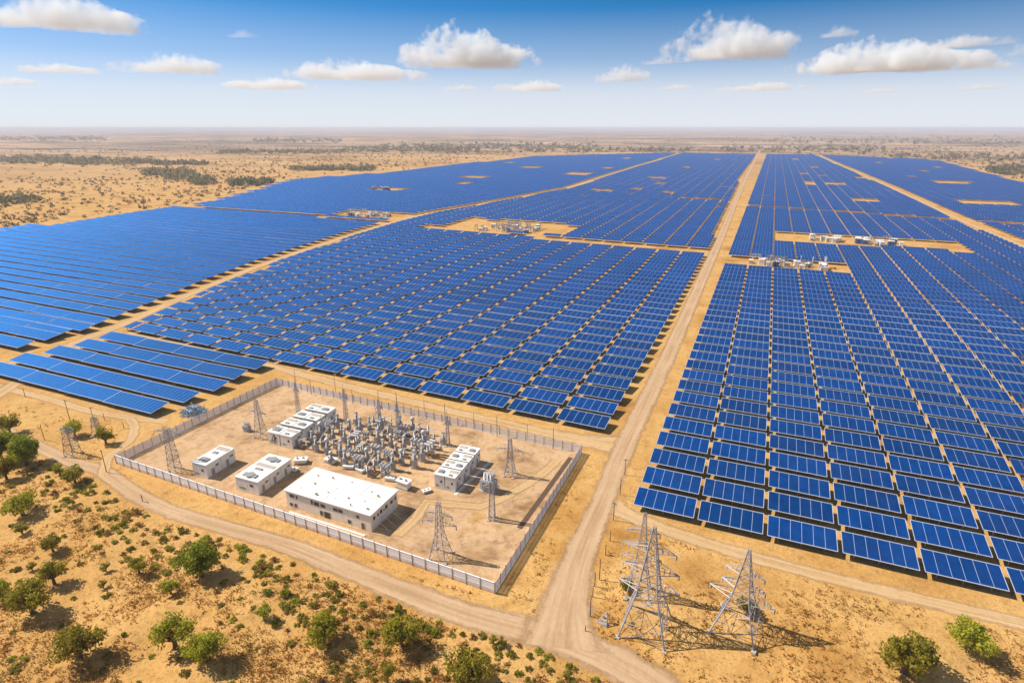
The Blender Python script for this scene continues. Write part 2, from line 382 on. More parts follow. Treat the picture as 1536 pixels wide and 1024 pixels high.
def height(x, y):
    x = np.asarray(x, float); y = np.asarray(y, float)
    d = np.minimum.reduce([seg_dist(x, y, L)-5 for L in (LOWROAD, MROAD, NROAD, RTRACK, LTRACK, LCONN, LROAD)])
    rect = lambda a, b, c, e: np.maximum(np.maximum(a-x, x-b), np.maximum(c-y, y-e))
    for q in ((-181, -42, 97, 172), (-26, 240, 140, 2700), (-420, -38, 178, 2700), (-330, -185, 130, 190), (-1100, -300, 140, 2700), (-8.5, 11, 100, 100)):
        d = np.minimum(d, rect(*q))
    m = np.clip((d-1)/9, 0, 1); m = m*m*(3-2*m)
    h = (vnoise(x, y, 34)-.35)*2.6 + (vnoise(x+50, y+9, 13)-.5)*1.3 + (vnoise(x, y+77, 5)-.5)*.5
    near = np.clip(1-(np.hypot(x, y)-280)/200, 0, 1)
    return h*m*near
def ht(x, y): return float(height(np.array([x]), np.array([y]))[0])
ax = np.concatenate([-np.geomspace(70000, 262, 50), np.arange(-260, 140, 1.6), np.geomspace(143, 70000, 50)])
ay = np.concatenate([-np.geomspace(20000, 20, 16), np.arange(20, 150, 1.3), np.geomspace(152, 70000, 80)])
GX, GY = np.meshgrid(ax, ay); GZ = height(GX, GY)
nx, ny = len(ax), len(ay); idx = np.arange(nx*ny).reshape(ny, nx)
Fg = np.stack([idx[:-1, :-1], idx[:-1, 1:], idx[1:, 1:], idx[1:, :-1]], -1).reshape(-1, 4)
struct('ground', np_mesh('ground', np.stack([GX, GY, GZ], -1).reshape(-1, 3), Fg, [M_GROUND], smooth=True))

# ------------------------------------------------------------------ roads and cleared ground
road('lower_road', LOWROAD, 10, .05, M_ROAD, [3, 3.5, 5, 6, 6.5, 7, 7, 7, 7.5, 8.5, 10, 11, 12, 12, 12])
road('main_road', MROAD, 11, .062, M_ROAD, [9.5, 10.5, 11, 12], 15)
road('yard_road', NROAD, 8, .038, M_TRACK, None, 16)
road('left_road', LROAD, 11, .046, M_TRACK, [10, 10, 10, 11, 12, 13, 14, 14, 14, 14, 14, 14, 14])
road('right_road', RROAD, 12, .046, M_TRACK)
road('field_track', RTRACK, 7, .04, M_TRACK, None, 6)
road('side_track', LTRACK, 6, .034, M_TRACK)
road('corner_track', LCONN, 5, .058, M_TRACK)
road('cross_road', CROSS1, 9, .034, M_TRACK); road('cross_road', CROSS2, 9, .034, M_TRACK)
road('cross_road', CROSS3, 8, .034, M_TRACK); road('cross_road', DCROSS, 6, .034, M_TRACK)
yard = MB(); yard.v = [(FL[0], FL[1], .03), (FR[0], FR[1], .03), (BR[0], BR[1], .03), (BL[0], BL[1], .03)]; yard.f = [(0, 1, 2, 3)]; yard.m = [0]
struct('yard', yard.mesh('yard', M_YARD))
road('yard_track', [G(470, 765), G(600, 800), G(640, 752), G(720, 760), G(800, 720), G(835, 690)], 5, .045, M_TRACK)
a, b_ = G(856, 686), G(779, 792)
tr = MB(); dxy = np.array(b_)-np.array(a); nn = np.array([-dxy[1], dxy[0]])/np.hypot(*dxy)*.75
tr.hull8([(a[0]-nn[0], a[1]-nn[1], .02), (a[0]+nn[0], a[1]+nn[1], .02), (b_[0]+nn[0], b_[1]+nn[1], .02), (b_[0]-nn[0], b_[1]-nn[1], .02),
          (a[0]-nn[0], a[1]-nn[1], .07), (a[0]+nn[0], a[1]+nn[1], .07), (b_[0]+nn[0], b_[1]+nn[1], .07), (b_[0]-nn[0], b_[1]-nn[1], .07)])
struct('dark_ground_strip', tr.mesh('dark_strip', M_STRIP))  # flat dark brown strip laid on the yard inside the right fence

# ------------------------------------------------------------------ solar tables
ZF, ZR, DEP = 2.1, 3.1, 7.7
def table_proto(name, wd, ncol, legs=3):
    root = bpy.data.objects.new(name, None); C.objects.link(root); root['category'] = 'solar panel'
    V = [(0,0,ZF),(wd,0,ZF),(wd,DEP,ZR),(0,DEP,ZR),(0,0,ZF-.06),(wd,0,ZF-.06),(wd,DEP,ZR-.06),(0,DEP,ZR-.06)]
    F = [(0,1,2,3),(7,6,5,4),(4,5,1,0),(5,6,2,1),(6,7,3,2),(7,4,0,3)]
    UV = [(0,0),(ncol,0),(ncol,10),(0,10)] + [(.5,.5)]*20
    link('panel', np_mesh('panel', V, F, [M_PANEL], UV, [0]*6), root)
    fr = MB(); t = .10; e = .02; k = (ZR-ZF)/DEP
    def rim(x0, y0, x1, y1):
        fr.hull8([(x0,y0,ZF+y0*k-.08),(x1,y0,ZF+y0*k-.08),(x1,y1,ZF+y1*k-.08),(x0,y1,ZF+y1*k-.08),
                  (x0,y0,ZF+y0*k+e),(x1,y0,ZF+y0*k+e),(x1,y1,ZF+y1*k+e),(x0,y1,ZF+y1*k+e)])
    rim(-.04, -t, wd+.04, 0); rim(-.04, DEP, wd+.04, DEP+t); rim(-t, 0, 0, DEP); rim(wd, 0, wd+t, DEP)
    fr.build('frame', M_ALU, root)
    pr = MB()
    for q in (1.3, 6.4): pr.box(.3, q-.08, ZF+q*k-.24, wd-.3, q+.08, ZF+q*k-.07)
    pr.build('support_rail', M_STEEL, root)
    for i in range(legs):
        x = wd*(i+.5)/legs
        for q in (1.3, 6.4):
            MB().box(x-.09, q-.09, -.05, x+.09, q+.09, ZF+q*k-.24).build('leg', M_STEEL, root)
    return root
PROTO = {'A': table_proto('solar_table', 16.0, 6), 'B': table_proto('solar_table', 17.7, 6), 'C': table_proto('solar_table', 26.0, 13, 4), 'D': table_proto('solar_table', 29.6, 14, 4)}
WD = {'A': 16.0, 'B': 17.7, 'C': 26.0, 'D': 29.6}; NC = {'A': 6, 'B': 6, 'C': 13, 'D': 14}
LEDGE = [(-900, 100), (-745, 300), (-732, 368), (-721, 585), (-800, 760), (-905, 981), (-850, 1167), (-818, 2159), (-411, 2680)]
REDGE = [(452, 100), (452, 1466), (494, 2300), (480, 2440), (169, 2700)]
HOLES = []        # elliptical clearings (plan x, y, rx, ry)
for px, py, wpx in [(585,285,62),(713,267,34),(800,252,30),(870,262,52),(690,276,26),(912,253,16),(983,268,24),(961,285,26),(990,277,16),(1003,290,26),(905,287,32),(892,307,16),(1030,252,14),
                    (1210,262,13),(1236,265,12),(1215,275,10),(1222,252,14),(1195,240,10),(1290,268,12),(1388,258,16),(1405,252,10),(1413,283,13),(1430,275,50),(1218,278,16),(1299,326,12),
                    (1335,238,12),(770,245,16),(850,240,12),(935,238,14),(1075,240,10),(1320,245,8),(1365,266,10),(1250,277,36),(1296,302,60),(1480,306,80)]:
    gx, gy = G(px, py); pm = ppm(gx, gy); hp_ = 1+wpx*.04; HOLES.append((gx, gy, wpx/2/pm*.85, (G(px, py-hp_)[1]-G(px, py+hp_)[1])/2*.6+7))
RECTS = []        # substation clearings (plan x0,x1,y0,y1)
RECTS += [(-310, -186, 552, 624), (-470, -405, 582, 622), (-26, 62, 486, 514), (17, 156, 606, 652)]
def blocked(x0, x1, y0):
    xc = (x0+x1)/2; yc = y0+4
    for hx, hy, rx, ry in HOLES:
        if abs(xc-hx) < rx and abs(yc-hy) < ry: return True
    for a0, a1, b0, b1 in RECTS:
        if x1 > a0+1 and x0 < a1-1 and y0+DEP > b0+12*((int(x0*.37) % 3) == 0)*(b1-b0 > 40) and y0 < b1-12*((int(x0*.53) % 3) == 1)*(b1-b0 > 40): return True
    return False
T = []            # (kind, x, y, width, block, row, col)
def near_line(line, x, y, m):
    return line[0][0]-4 < x < line[-1][0]+4 and abs(y+4-float(np.interp(x, [p[0] for p in line], [p[1] for p in line]))) < m
def add(kind, x0, y, wdt, blk, row, col):
    if wdt < 5 or blocked(x0, x0+wdt, y): return
    if y > 760 and blk in 'AB' and nr.rand() < .005: return
    xm = x0+wdt/2
    for L in ((CROSS1, CROSS2) if blk == 'B' else (CROSS3,) if blk in 'AE' else (DCROSS,)):
        if near_line(L, xm, y, 6.2 if L is DCROSS else 9.5): return
    if y > np.interp(xm, [-411, 169, 480], [2665, 2690, 2450]): return
    T.append((kind, x0, y, wdt, blk, row, col))
# A: right of the main road
for r in range(212):
    y = 142.0 + 12.05*r
    for c in range(14):
        x0 = -23.0 + 17.2*c; x1 = x0+16
        lim = at_y(RROAD, y)-9; left = at_y(MROAD, y)+10.3
        xs = max(x0, left) if y > 700 else x0
        if xs >= x1 or x0 > lim: continue
        add('A', xs, y, min(x1, lim)-xs, 'A', r+1, c+1)
# E: beyond the right-hand track
for r in range(200):
    y = 300 + 12.05*r
    for c in range(20):
        x0 = at_y(RROAD, y)+10+17.3*c
        if x0+16 < at_y(REDGE, y): add('A', x0, y, 16, 'E', r+1, c+1)
# B: between the left and the main road
for r in range(212):
    for c in range(18):
        x1 = -41.4-19.6*c; x0 = x1-17.7
        y = 182.4 + 11.9*r - .046*(x1+41.4)
        x1b = min(x1, at_y(MROAD, y)-9) if y > 600 else x1
        left = at_y(LROAD, y)+9
        xs = max(x0, left)
        if xs < x1b: add('B', xs, y, x1b-xs, 'B', r+1, c+1)
# C: five long rows by the compound
for r, (px, py) in enumerate([(227, 620), (276, 603), (322, 586), (352, 569), (385, 554)]):
    gx, gy = G(px, py, ZF); left = [-302, -304, -300, -297, -297][r]
    n = 4
    for c in range(n):
        wd = (gx-left)/n; add('C', gx-wd*(c+1), gy+.3*c, wd-.35, 'C', r+1, c+1)
# D: left field (first rows of D0 in the corner, then the great field)
for r, (px, py) in enumerate([(28, 522), (68, 510), (86, 503), (122, 496)]):
    gx, gy = G(px, py, ZF)
    for c in range(3): add('D', gx-30.1*(c+1), gy, 29.6, 'F', r+1, c+1)
for r in range(195):
    y0 = 192 + 12.6*r
    xr = at_y(LROAD, y0)-9.5
    for c in range(20):
        x1 = xr-30.1*c; x0 = x1-29.6; y = y0-.02*(x0-xr)*(1 if y0 < 500 else 0)
        if x0 > at_y(LEDGE, y): add('D', x0, y, 29.6, 'D', r+1, c+1)
TA = np.array([(t[1], t[2], t[3]) for t in T])
cs = np.stack([np.stack([TA[:, 0]+TA[:, 2]*u, TA[:, 1]+DEP*v, np.full(len(T), ZF+(ZR-ZF)*v)], -1) for u, v in ((0,0),(1,0),(1,1),(0,1))], 1)
px, py, q = proj(cs.reshape(-1, 3)); px = px.reshape(-1, 4); py = py.reshape(-1, 4); q = q.reshape(-1, 4)
cxp = np.clip(px, 0, 1536); cyp = np.clip(py, 0, 1024)
area = .5*np.abs(sum(cxp[:, i]*cyp[:, (i+1) % 4]-cxp[:, (i+1) % 4]*cyp[:, i] for i in range(4)))
area[(q.min(1) < 5)] = 0
best = set(np.argsort(-area)[:300].tolist())
PHR = {'A': lambda r, c: f'solar table right of the main road, {od(r)} row from front, {od(c)} column from road',
       'B': lambda r, c: f'solar table behind the walled yard, {od(r)} row from front, {od(c)} left of main road',
       'C': lambda r, c: f'long solar table in the five-row block left of the yard, {od(r)} row, {od(c)} from right',
       'F': lambda r, c: f'solar table in the far left corner block, {od(r)} row, {od(c)} from the dirt road',
       'D': lambda r, c: f'long solar table left of the left road, {od(r)} row, {od(c)} from the road',
       'E': lambda r, c: f'solar table beyond the right-hand road, {od(r)} row, {od(c)} from the road'}
GRP = {'A': 'solar tables right of the main road', 'B': 'solar tables behind the walled yard', 'C': 'solar tables left of the yard', 'F': 'solar tables in the left corner', 'D': 'solar tables in the left field', 'E': 'solar tables beyond the right road'}
used = set()
def tidy(s):
    return s
ROT = {'A': 0, 'E': 0, 'B': math.atan(-.03), 'C': 0, 'D': math.atan(-.02), 'F': 0}
for i in sorted(best):
    k, x, y, wdt, blk, r, c = T[i]; jz = nr.uniform(-.04, .04)
    p = PROTO[k]; lab = PHR[blk](r, c); loc = (x, y, jz); rz = ROT[blk]
    if k not in used:
        used.add(k); kids(p); o = p; o.location = loc; o.rotation_euler = (0, 0, rz); o['label'] = lab; o['group'] = GRP[blk]
        bpy.context.view_layer.update()
    else: o = dup(p, loc, rz, lab, None, GRP[blk])
    o.scale = (wdt/WD[k], 1, 1); o.rotation_euler = (R(nr.uniform(-.5, .5)), R(nr.uniform(-.35, .35)), rz+R(nr.uniform(-.25, .25)))
rest = [i for i in range(len(T)) if i not in best]
V = []; F = []; UV = []; MI = []; nv = 0
for i in rest:
    k, x, y, wdt, blk, r, c = T[i]; n = max(1, round(NC[k]*wdt/WD[k])); jz = nr.uniform(-.05, .05); s_ = math.tan(ROT[blk])*wdt
    j1, j2, j3 = nr.uniform(-.06, .06, 3); y += nr.uniform(-.12, .12)
    q4 = [(x,y,ZF+jz),(x+wdt,y+s_,ZF+jz+j1),(x+wdt,y+DEP+s_,ZR+jz+j1+j2),(x,y+DEP,ZR+jz+j2)]
    V += q4+[(a_, b0, c0-.12) for a_, b0, c0 in q4]
    for f in ((0,1,2,3),(7,6,5,4),(4,5,1,0),(5,6,2,1),(6,7,3,2),(7,4,0,3)): F.append([nv+j for j in f])
    UV += [(0,0),(n,0),(n,10),(0,10)]+[(.5,.5)]*20; MI += [0]+[1]*5; nv += 8
    if y < 900:
        for u in (.2, .8):
            for yy in (1.3, 6.4):
                a = x+wdt*u; b0 = y+yy; zt = ZF+(ZR-ZF)*yy/DEP-.12
                V += [(a-.09,b0-.09,-.05),(a+.09,b0-.09,-.05),(a+.09,b0+.09,-.05),(a-.09,b0+.09,-.05),(a-.09,b0-.09,zt),(a+.09,b0-.09,zt),(a+.09,b0+.09,zt),(a-.09,b0+.09,zt)]
                for f in ((0,1,5,4),(1,2,6,5),(2,3,7,6),(3,0,4,7)): F.append([nv+j for j in f])
                UV += [(.5,.5)]*16; MI += [1]*4; nv += 8
o = link('distant_solar_tables', np_mesh('distant_solar_tables', V, F, [M_PANEL, M_STEEL], UV, MI))
tag(o, 'rows of blue solar tables filling the plain out to the far desert', 'solar field', None, 'stuff')
print('tables', len(T), 'rest', len(rest))

# ------------------------------------------------------------------ perimeter walls
def wall_side(name, p0, p1, n, solid, label):
    p0 = np.array(p0); p1 = np.array(p1); L = np.hypot(*(p1-p0)); rz = math.atan2(p1[1]-p0[1], p1[0]-p0[0])
    root = thing(name, (p0[0], p0[1], 0), label, 'fence', 'walls round the substation yard', rz)
    st = L/n; Hh = 3.1
    if solid:
        me = MB(); me.box(.12, -.07, .0, st-.12, .07, Hh); me.box(.12, -.10, 1.25, st-.12, -.071, 1.40); me.box(.1, -.12, Hh, st-.1, .12, Hh+.1); pm = me.mesh('panel', M_FENCE)
    else:
        me = MB(); ns = 12
        for k in range(ns):
            x = .16+(st-.32)*(k+.5)/ns; w2 = (st-.32)/ns*.34; me.box(x-w2, -.03, .15, x+w2, .0, Hh-.1)
        for z in (.4, 1.55, 2.6): me.box(.1, .003, z, st-.1, .06, z+.1)
        me.box(.1, -.12, 0, st-.1, .12, .14)
        pm = me.mesh('panel', M_SLAT)
    po = MB(); po.box(-.09, -.09, -.1, .09, .09, Hh+.15); pom = po.mesh('post', M_STEEL)
    for k in range(n):
        link('panel', pm, root, (k*st, 0, 0)); link('post', pom, root, (k*st, -.06 if solid else .0, 0))
    return root
wall_side('perimeter_wall', FL, FR, 36, True, 'long white panel wall stained brown at its foot, along the lower dirt road')
wall_side('perimeter_fence', FR, BR, 22, False, 'white slatted fence on the right side of the substation yard')
wall_side('perimeter_fence', BR, BL, 40, False, 'pale slatted fence at the back of the yard, below the solar rows')
wall_side('perimeter_fence', BL, FL, 22, False, 'pale slatted fence on the left side of the yard, by the scrap heap')

# ------------------------------------------------------------------ main building
def win(name, parent, x, y, z, wd, h, axis, mat_=M_GLASS):
    f = MB(); g = MB()
    if axis == 'y':      # wall facing -y, proud to -y
        f.box(x-wd/2-.1, y-.06, z-.1, x+wd/2+.1, y-.003, z); f.box(x-wd/2-.1, y-.06, z+h, x+wd/2+.1, y-.003, z+h+.1)
        f.box(x-wd/2-.1, y-.06, z, x-wd/2, y-.003, z+h); f.box(x+wd/2, y-.06, z, x+wd/2+.1, y-.003, z+h)
        g.box(x-wd/2, y-.03, z, x+wd/2, y-.002, z+h)
    else:                # wall facing +x
        f.box(x+.003, y-wd/2-.1, z-.1, x+.06, y+wd/2+.1, z); f.box(x+.003, y-wd/2-.1, z+h, x+.06, y+wd/2+.1, z+h+.1)
        f.box(x+.003, y-wd/2-.1, z, x+.06, y-wd/2, z+h); f.box(x+.003, y+wd/2, z, x+.06, y+wd/2+.1, z+h)
        g.box(x+.002, y-wd/2, z, x+.03, y+wd/2, z+h)
    fo = f.build(name, M_CONC, parent); g.build('pane', mat_, fo); return fo
bl = thing('control_building', (-113, 106.6, 0), 'large two-storey cream building with flat white roof by the front wall', 'building', None, R(-1))
BW, BD, BH = 28.6, 12.2, 5.2
MB().box(0, 0, -.2, BW, BD, BH).build('wall', M_WALLB, bl)
rf = MB(); rf.box(-.35, -.35, BH, BW+.35, BD+.35, BH+.25); rfo = rf.build('roof', M_ROOFW, bl)
se = MB(); se.box(-.35, BD*.52, BH+.25, BW+.35, BD*.52+.12, BH+.29); se.box(BW*.45, 0, BH+.25, BW*.45+.12, BD*.52, BH+.29); se.box(BW*.72, BD*.53, BH+.25, BW*.72+.1, BD, BH+.29)
se.build('roof_seam', M_CONC, rfo)
for k, (u, v) in enumerate([(.12, .2), (.2, .45), (.34, .12), (.55, .18), (.66, .3), (.75, .1), (.83, .35), (.93, .14), (.3, .8), (.52, .85), (.8, .7), (.9, .62), (.42, .3), (.13, .75)]):
    vb = MB(); s_ = .18+.2*((k*37) % 5)/5
    vb.box(u*BW-s_, v*BD-s_*.7, BH+.25, u*BW+s_, v*BD+s_*.7, BH+.3+.25*(k % 3)); vb.mi = 1; vb.box(u*BW-s_*.7, v*BD-s_*.5, BH+.3+.25*(k % 3), u*BW+s_*.7, v*BD+s_*.5, BH+.36+.25*(k % 3))
    vb.build('roof_vent', [M_CONC, M_RUST], rfo)
for x, z, wd, h in [(2.2, 3.6, 1.5, .8), (3.9, 3.5, .5, .9), (9.2, 3.2, .6, 1.3), (10.8, 3.1, 1.7, 1.2), (13.0, 3.2, 1.5, 1.0), (17.2, 3.3, 1.4, .9), (18.9, 3.3, 1.4, .9), (24.5, 3.2, .9, .8),
                    (1.6, .6, 1.0, 1.0), (3.2, .5, .8, 1.2), (12.2, .5, .9, 1.5), (21.6, .7, 1.0, 1.1)]:
    win('window', bl, x, 0, z, wd, h, 'y')
d = win('door', bl, 14.2, 0, .1, 2.0, 2.0, 'y', M_DARK); MB().box(14.9, -.1, .95, 15.0, -.032, 1.15).build('handle', M_STEEL, d)
d = win('door', bl, 26.0, 0, .1, .9, 2.0, 'y', M_RUST); MB().box(26.2, -.1, .95, 26.3, -.032, 1.15).build('handle', M_STEEL, d)
for y, wd, h in [(1.5, .8, .9), (3.2, .5, .8), (4.6, .8, 1.0), (5.9, .4, .5), (7.0, .9, 1.0), (9.4, 1.0, .9), (11.2, .6, 1.0)]: win('window', bl, BW, y, 3.0, wd, h, 'x')
MB().box(2.5, -2.3, -.1, 28, -1.7, .25).build('kerb', M_ROOFW, bl)
for y in (2.5, 5, 8): MB().bar((BW-.02, y, 2.2), (BW+4.2, y-.4, .12), .07).build('guy_wire', M_WHITE, bl)
MB().box(-.12, 4, 0, -.003, 5.2, 2.2).build('door', M_RUST, bl)

# ------------------------------------------------------------------ equipment units (white cabins)
def unit_proto(name, w_, d_, h_, roofkind):
    r = bpy.data.objects.new(name, None); C.objects.link(r); r['category'] = 'equipment cabin'
    MB().box(-.15, -.15, -.1, w_+.15, d_+.15, .28).build('plinth', M_CONC, r)
    bd = MB(); bd.box(0, 0, .28, w_, d_, h_)
    for i in range(1, 4): bd.box(w_*i/4-.04, -.03, .5, w_*i/4+.04, -.003, h_-.15)
    bd.build('body', M_WHITE, r)
    top = MB(); top.box(-.12, -.12, h_, w_+.12, d_+.12, h_+.14); to = top.build('roof', M_ROOFW, r)
    if roofkind == 0:
        MB().box(w_*.2, d_*.25, h_+.14, w_*.75, d_*.6, h_+.5).build('cooling_unit', M_GREY, to)
        MB().lathe(w_*.47, d_*.43, [(w_*.16, h_+.5), (w_*.16, h_+.62)], 12).build('fan', M_GREY, to)
    else:
        MB().box(w_*.1, d_*.55, h_+.14, w_*.9, d_*.85, h_+.3).build('hatch', M_CONC, to)
        MB().box(w_*.3, d_*.1, h_+.14, w_*.6, d_*.3, h_+.42).build('cooling_unit', M_GREY, to)
    v = MB()
    for k in range(5): v.box(w_*.12, -.05, .7+.16*k, w_*.42, -.002, .8+.16*k)
    v.build('vent_grille', M_GREY, r)
    dr = MB().box(w_+.002, d_*.3, .35, w_+.05, d_*.52, 2.5).build('door', M_GREY, r)
    MB().box(w_+.05, d_*.48, 1.3, w_+.09, d_*.5, 1.5).build('handle', M_DARK, dr)
    v = MB()
    for k in range(4): v.box(w_+.002, d_*.62, h_*.55+.18*k, w_+.045, d_*.85, h_*.55+.1+.18*k)
    v.build('vent_grille', M_DARK, r)
    MB().box(w_*.62, -.05, 2.2, w_*.78, -.002, 3.0).build('window', M_GLASS, r)
    return r
def block(name, x0, y0, w_, d_, h_, nx_, ny_, gx, gy, rz, fmt, grp):
    protos = [unit_proto(name, w_, d_, h_, k) for k in (0, 1)]; cnt = [0, 0]; out = {}
    cr, sr = math.cos(rz), math.sin(rz)
    bpy.context.view_layer.update()
    for j in range(ny_):
        for i in range(nx_):
            k = (i+j) % 2; lx, ly = i*(w_+gx), j*(d_+gy); loc = (x0+lx*cr-ly*sr, y0+lx*sr+ly*cr, 0)
            lab = fmt(i, j)
            if cnt[k] == 0: o = protos[k]; KIDS.pop(o.name, None); o.location = loc; o.rotation_euler = (0, 0, rz); o['label'] = lab; o['group'] = grp
            else: o = dup(protos[k], loc, rz, lab, None, grp)
            cnt[k] += 1; out[(i, j)] = o
    for k in (0, 1):
        if cnt[k] == 0:
            for c in protos[k].children_recursive: bpy.data.objects.remove(c)
            bpy.data.objects.remove(protos[k])
    return out
block('equipment_cabin', -150.6, 108, 5.6, 5.4, 4.6, 1, 2, 0, .15, R(1), lambda i, j: ['white cabin with grey roof cooler, front one of the pair by the left wall corner', 'white cabin joined behind the front cabin near the left wall corner'][j], 'cabins by the left corner')
block('equipment_cabin', -132.6, 107.4, 8.4, 4.5, 4.3, 1, 3, 0, .12, R(1), lambda i, j: 'long white cabin left of the big cream building, ' + ['nearest the front wall', 'middle of three', 'farthest from the front wall'][j], 'cabins left of the building')
RW = ['nearest', 'second', 'third', 'farthest']
inv = block('equipment_cabin', -144, 132, 4.7, 4.7, 4.4, 2, 4, .6, 1.5, R(1), lambda i, j: f'white cabin in the back-left double row, {["left", "right"][i]} column, {RW[j]} from the viewer', 'cabins in the back-left double row')
block('equipment_cabin', -79.4, 130.6, 3.2, 4.0, 4.6, 2, 4, .3, .75, R(2), lambda i, j: f'white cabin in the double row right of the switchgear, {["left", "right"][i]} column, {RW[j]} from the viewer', 'cabins right of the switchgear')
four = MB(); zc = 1.0
def st(x0, z0, x1, z1, t=.17):
    a = Vector((x0, 0, z0)); b = Vector((x1, 0, z1)); d = (b-a).normalized(); n = Vector((-d.z, 0, d.x))*t
    four.hull8([tuple(a-n+Vector((0, -.06, 0))), tuple(b-n+Vector((0, -.06, 0))), tuple(b-n+Vector((0, -.032, 0))), tuple(a-n+Vector((0, -.032, 0))),
                tuple(a+n+Vector((0, -.06, 0))), tuple(b+n+Vector((0, -.06, 0))), tuple(b+n+Vector((0, -.032, 0))), tuple(a+n+Vector((0, -.032, 0)))])
st(2.75, .75, 2.75, 3.9); st(1.55, 1.75, 2.55, 3.8, .12); st(1.5, 1.65, 3.7, 1.65, .14); st(2.1, .7, 3.3, .7, .1)
four.build('number_mark', M_DARK, inv[(0, 0)])
road('service_path', [(-72.2, 129.5), (-71.2, 140), (-70.3, 150)], 1.1, .07, plain('pale_slab', (.7, .66, .6), .8, 0, .3))

# ------------------------------------------------------------------ switchgear
def insul(mb, x, y, z0, z1, r=.22, n=5):
    pr = []
    for k in range(n):
        za = z0+(z1-z0)*k/n; dz = (z1-z0)/n
        pr += [(r*.55, za), (r*1.15, za+dz*.35), (r*.55, za+dz*.7)]
    pr.append((r*.5, z1)); mb.lathe(x, y, pr, 8); return mb
def gear_a():
    r = bpy.data.objects.new('circuit_breaker', None); C.objects.link(r); r['category'] = 'switchgear'
    m = MB(); m.box(-1.3, -.3, 1.25, 1.3, .3, 1.55); m.build('frame', M_STEEL, r)
    for x in (-1.1, 1.1): MB().box(x-.12, -.12, -.05, x+.12, .12, 1.25).build('leg', M_STEEL, r)
    for x in (-1, 0, 1):
        insul(MB(), x, 0, 1.55, 3.1, .26).build('insulator', M_LGREY, r)
        h = MB(); h.bar((x, -.75, 3.3), (x, .75, 3.3), .3, 10); h.build('interrupter', M_LGREY, r)
    MB().box(-.5, -.75, .7, .5, -.31, 1.7).build('drive_cabinet', M_GREY, r); return r
def gear_b():
    r = bpy.data.objects.new('instrument_transformer', None); C.objects.link(r); r['category'] = 'switchgear'
    MB().box(-.7, -.6, -.05, .7, .6, .35).build('plinth', M_CONC, r)
    t = MB(); t.lathe(0, 0, [(.62, .35), (.66, .6), (.66, 2.2), (.5, 2.4)], 12); t.build('tank', M_GREY, r)
    insul(MB(), 0, 0, 2.4, 3.6, .34, 5).build('bushing', M_LGREY, r)
    d = MB(); d.bar((-.1, -.24, 3.95), (.12, .24, 4.05), .62, 14); d.build('head', M_LGREY, r)
    f = MB()
    for k in range(6): f.box(-.9, -.5+.18*k, .6, -.66, -.42+.18*k, 2.0)
    f.build('radiator', M_GREY, r); return r
def gear_c():
    r = bpy.data.objects.new('disconnector', None); C.objects.link(r); r['category'] = 'switchgear'
    for x in (-1.3, 1.3):
        MB().bar((x, 0, -.05), (x, 0, 1.5), .2, 6).build('leg', M_STEEL, r)
        insul(MB(), x, 0, 1.5, 2.8, .26).build('insulator', M_LGREY, r)
    MB().bar((-1.3, 0, 2.85), (1.6, .1, 3.9), .14, 6).build('blade', M_LGREY, r)
    MB().box(-1.7, -.25, 1.32, 1.7, .25, 1.5).build('frame', M_STEEL, r)
    MB().box(-1.0, -.35, .2, -.2, .25, 1.2).build('drive_cabinet', M_GREY, r); return r
gp = [gear_a(), gear_b(), gear_c()]; gl = ['grey circuit breaker', 'round-headed grey transformer', 'grey disconnector with raised blade']
bpy.context.view_layer.update()
gused = set(); ncol_ = [0]*12
gi = 0
for j in range(8):
    cnt = 0
    for i in range(9):
        x = -131 + 5.0*i + nr.uniform(-.25, .25) + j*.3; y = 129.8 + 4.0*j + nr.uniform(-.25, .25)
        if (j == 0 and i < 3) or (j == 7 and i in (0, 1, 7, 8)) or (j == 6 and i == 0) or (i == 8 and j < 2): continue
        cnt += 1; k = [1, 0, 2, 1, 1, 2, 0, 1][(i*3+j*5+nr.randint(3)) % 8]; s_ = nr.uniform(1.0, 1.45); rz = R(nr.uniform(-9, 9)+(90 if (i+j) % 3 == 0 else 0))
        lab = f'{gl[k]} in the switchyard, {od(j+1)} row from building, {od(cnt)} from left'
        if k not in gused: gused.add(k); o = gp[k]; o.location = (x, y, .03); o.rotation_euler = (0, 0, rz); o.scale = (s_,)*3; o['label'] = lab; o['group'] = 'switchgear in the yard'
        else: dup(gp[k], (x, y, .03), rz, lab, s_, 'switchgear in the yard')

# power transformers
def transformer(name, loc, s_, label):
    r = thing(name, loc, label, 'transformer'); r.scale = (s_,)*3
    MB().box(-1.9, -1.5, -.05, 1.9, 1.5, .3).build('plinth', M_CONC, r)
    MB().box(-1.2, -.9, .3, 1.2, .9, 3.0).build('tank', M_LGREY, r)
    for sx in (-1, 1):
        f = MB()
        for k in range(9): f.box(sx*1.22 if sx > 0 else -1.8, -1.0+.24*k, .5, 1.8 if sx > 0 else -1.22, -.9+.24*k, 2.9)
        f.build('radiator', M_LGREY, r)
    f = MB()
    for k in range(8): f.box(-1.0+.27*k, -1.45, .5, -.9+.27*k, -.92, 2.9)
    f.build('radiator', M_LGREY, r)
    c = MB(); c.bar((-1.4, .6, 3.9), (1.4, .6, 3.9), .45, 12); c.build('oil_conservator', M_LGREY, r)
    MB().bar((-.8, .6, 3.0), (-.8, .6, 3.6), .1).build('pipe', M_GREY, r)
    for x in (-.8, 0, .8):
        b = MB(); insul(b, x, -.4, 3.0, 4.6, .24, 6); b.build('bushing', M_LGREY, r)
    for x in (-.8, 0, .8): MB().bar((x, -.4, 4.6), (x+.9, .8, 5.4), .1, 6).build('conductor', M_LGREY, r)
gx, gy = G(733, 735); transformer('power_transformer', (gx, gy, .03), 1.25, 'large grey finned transformer standing right of the double cabin row')
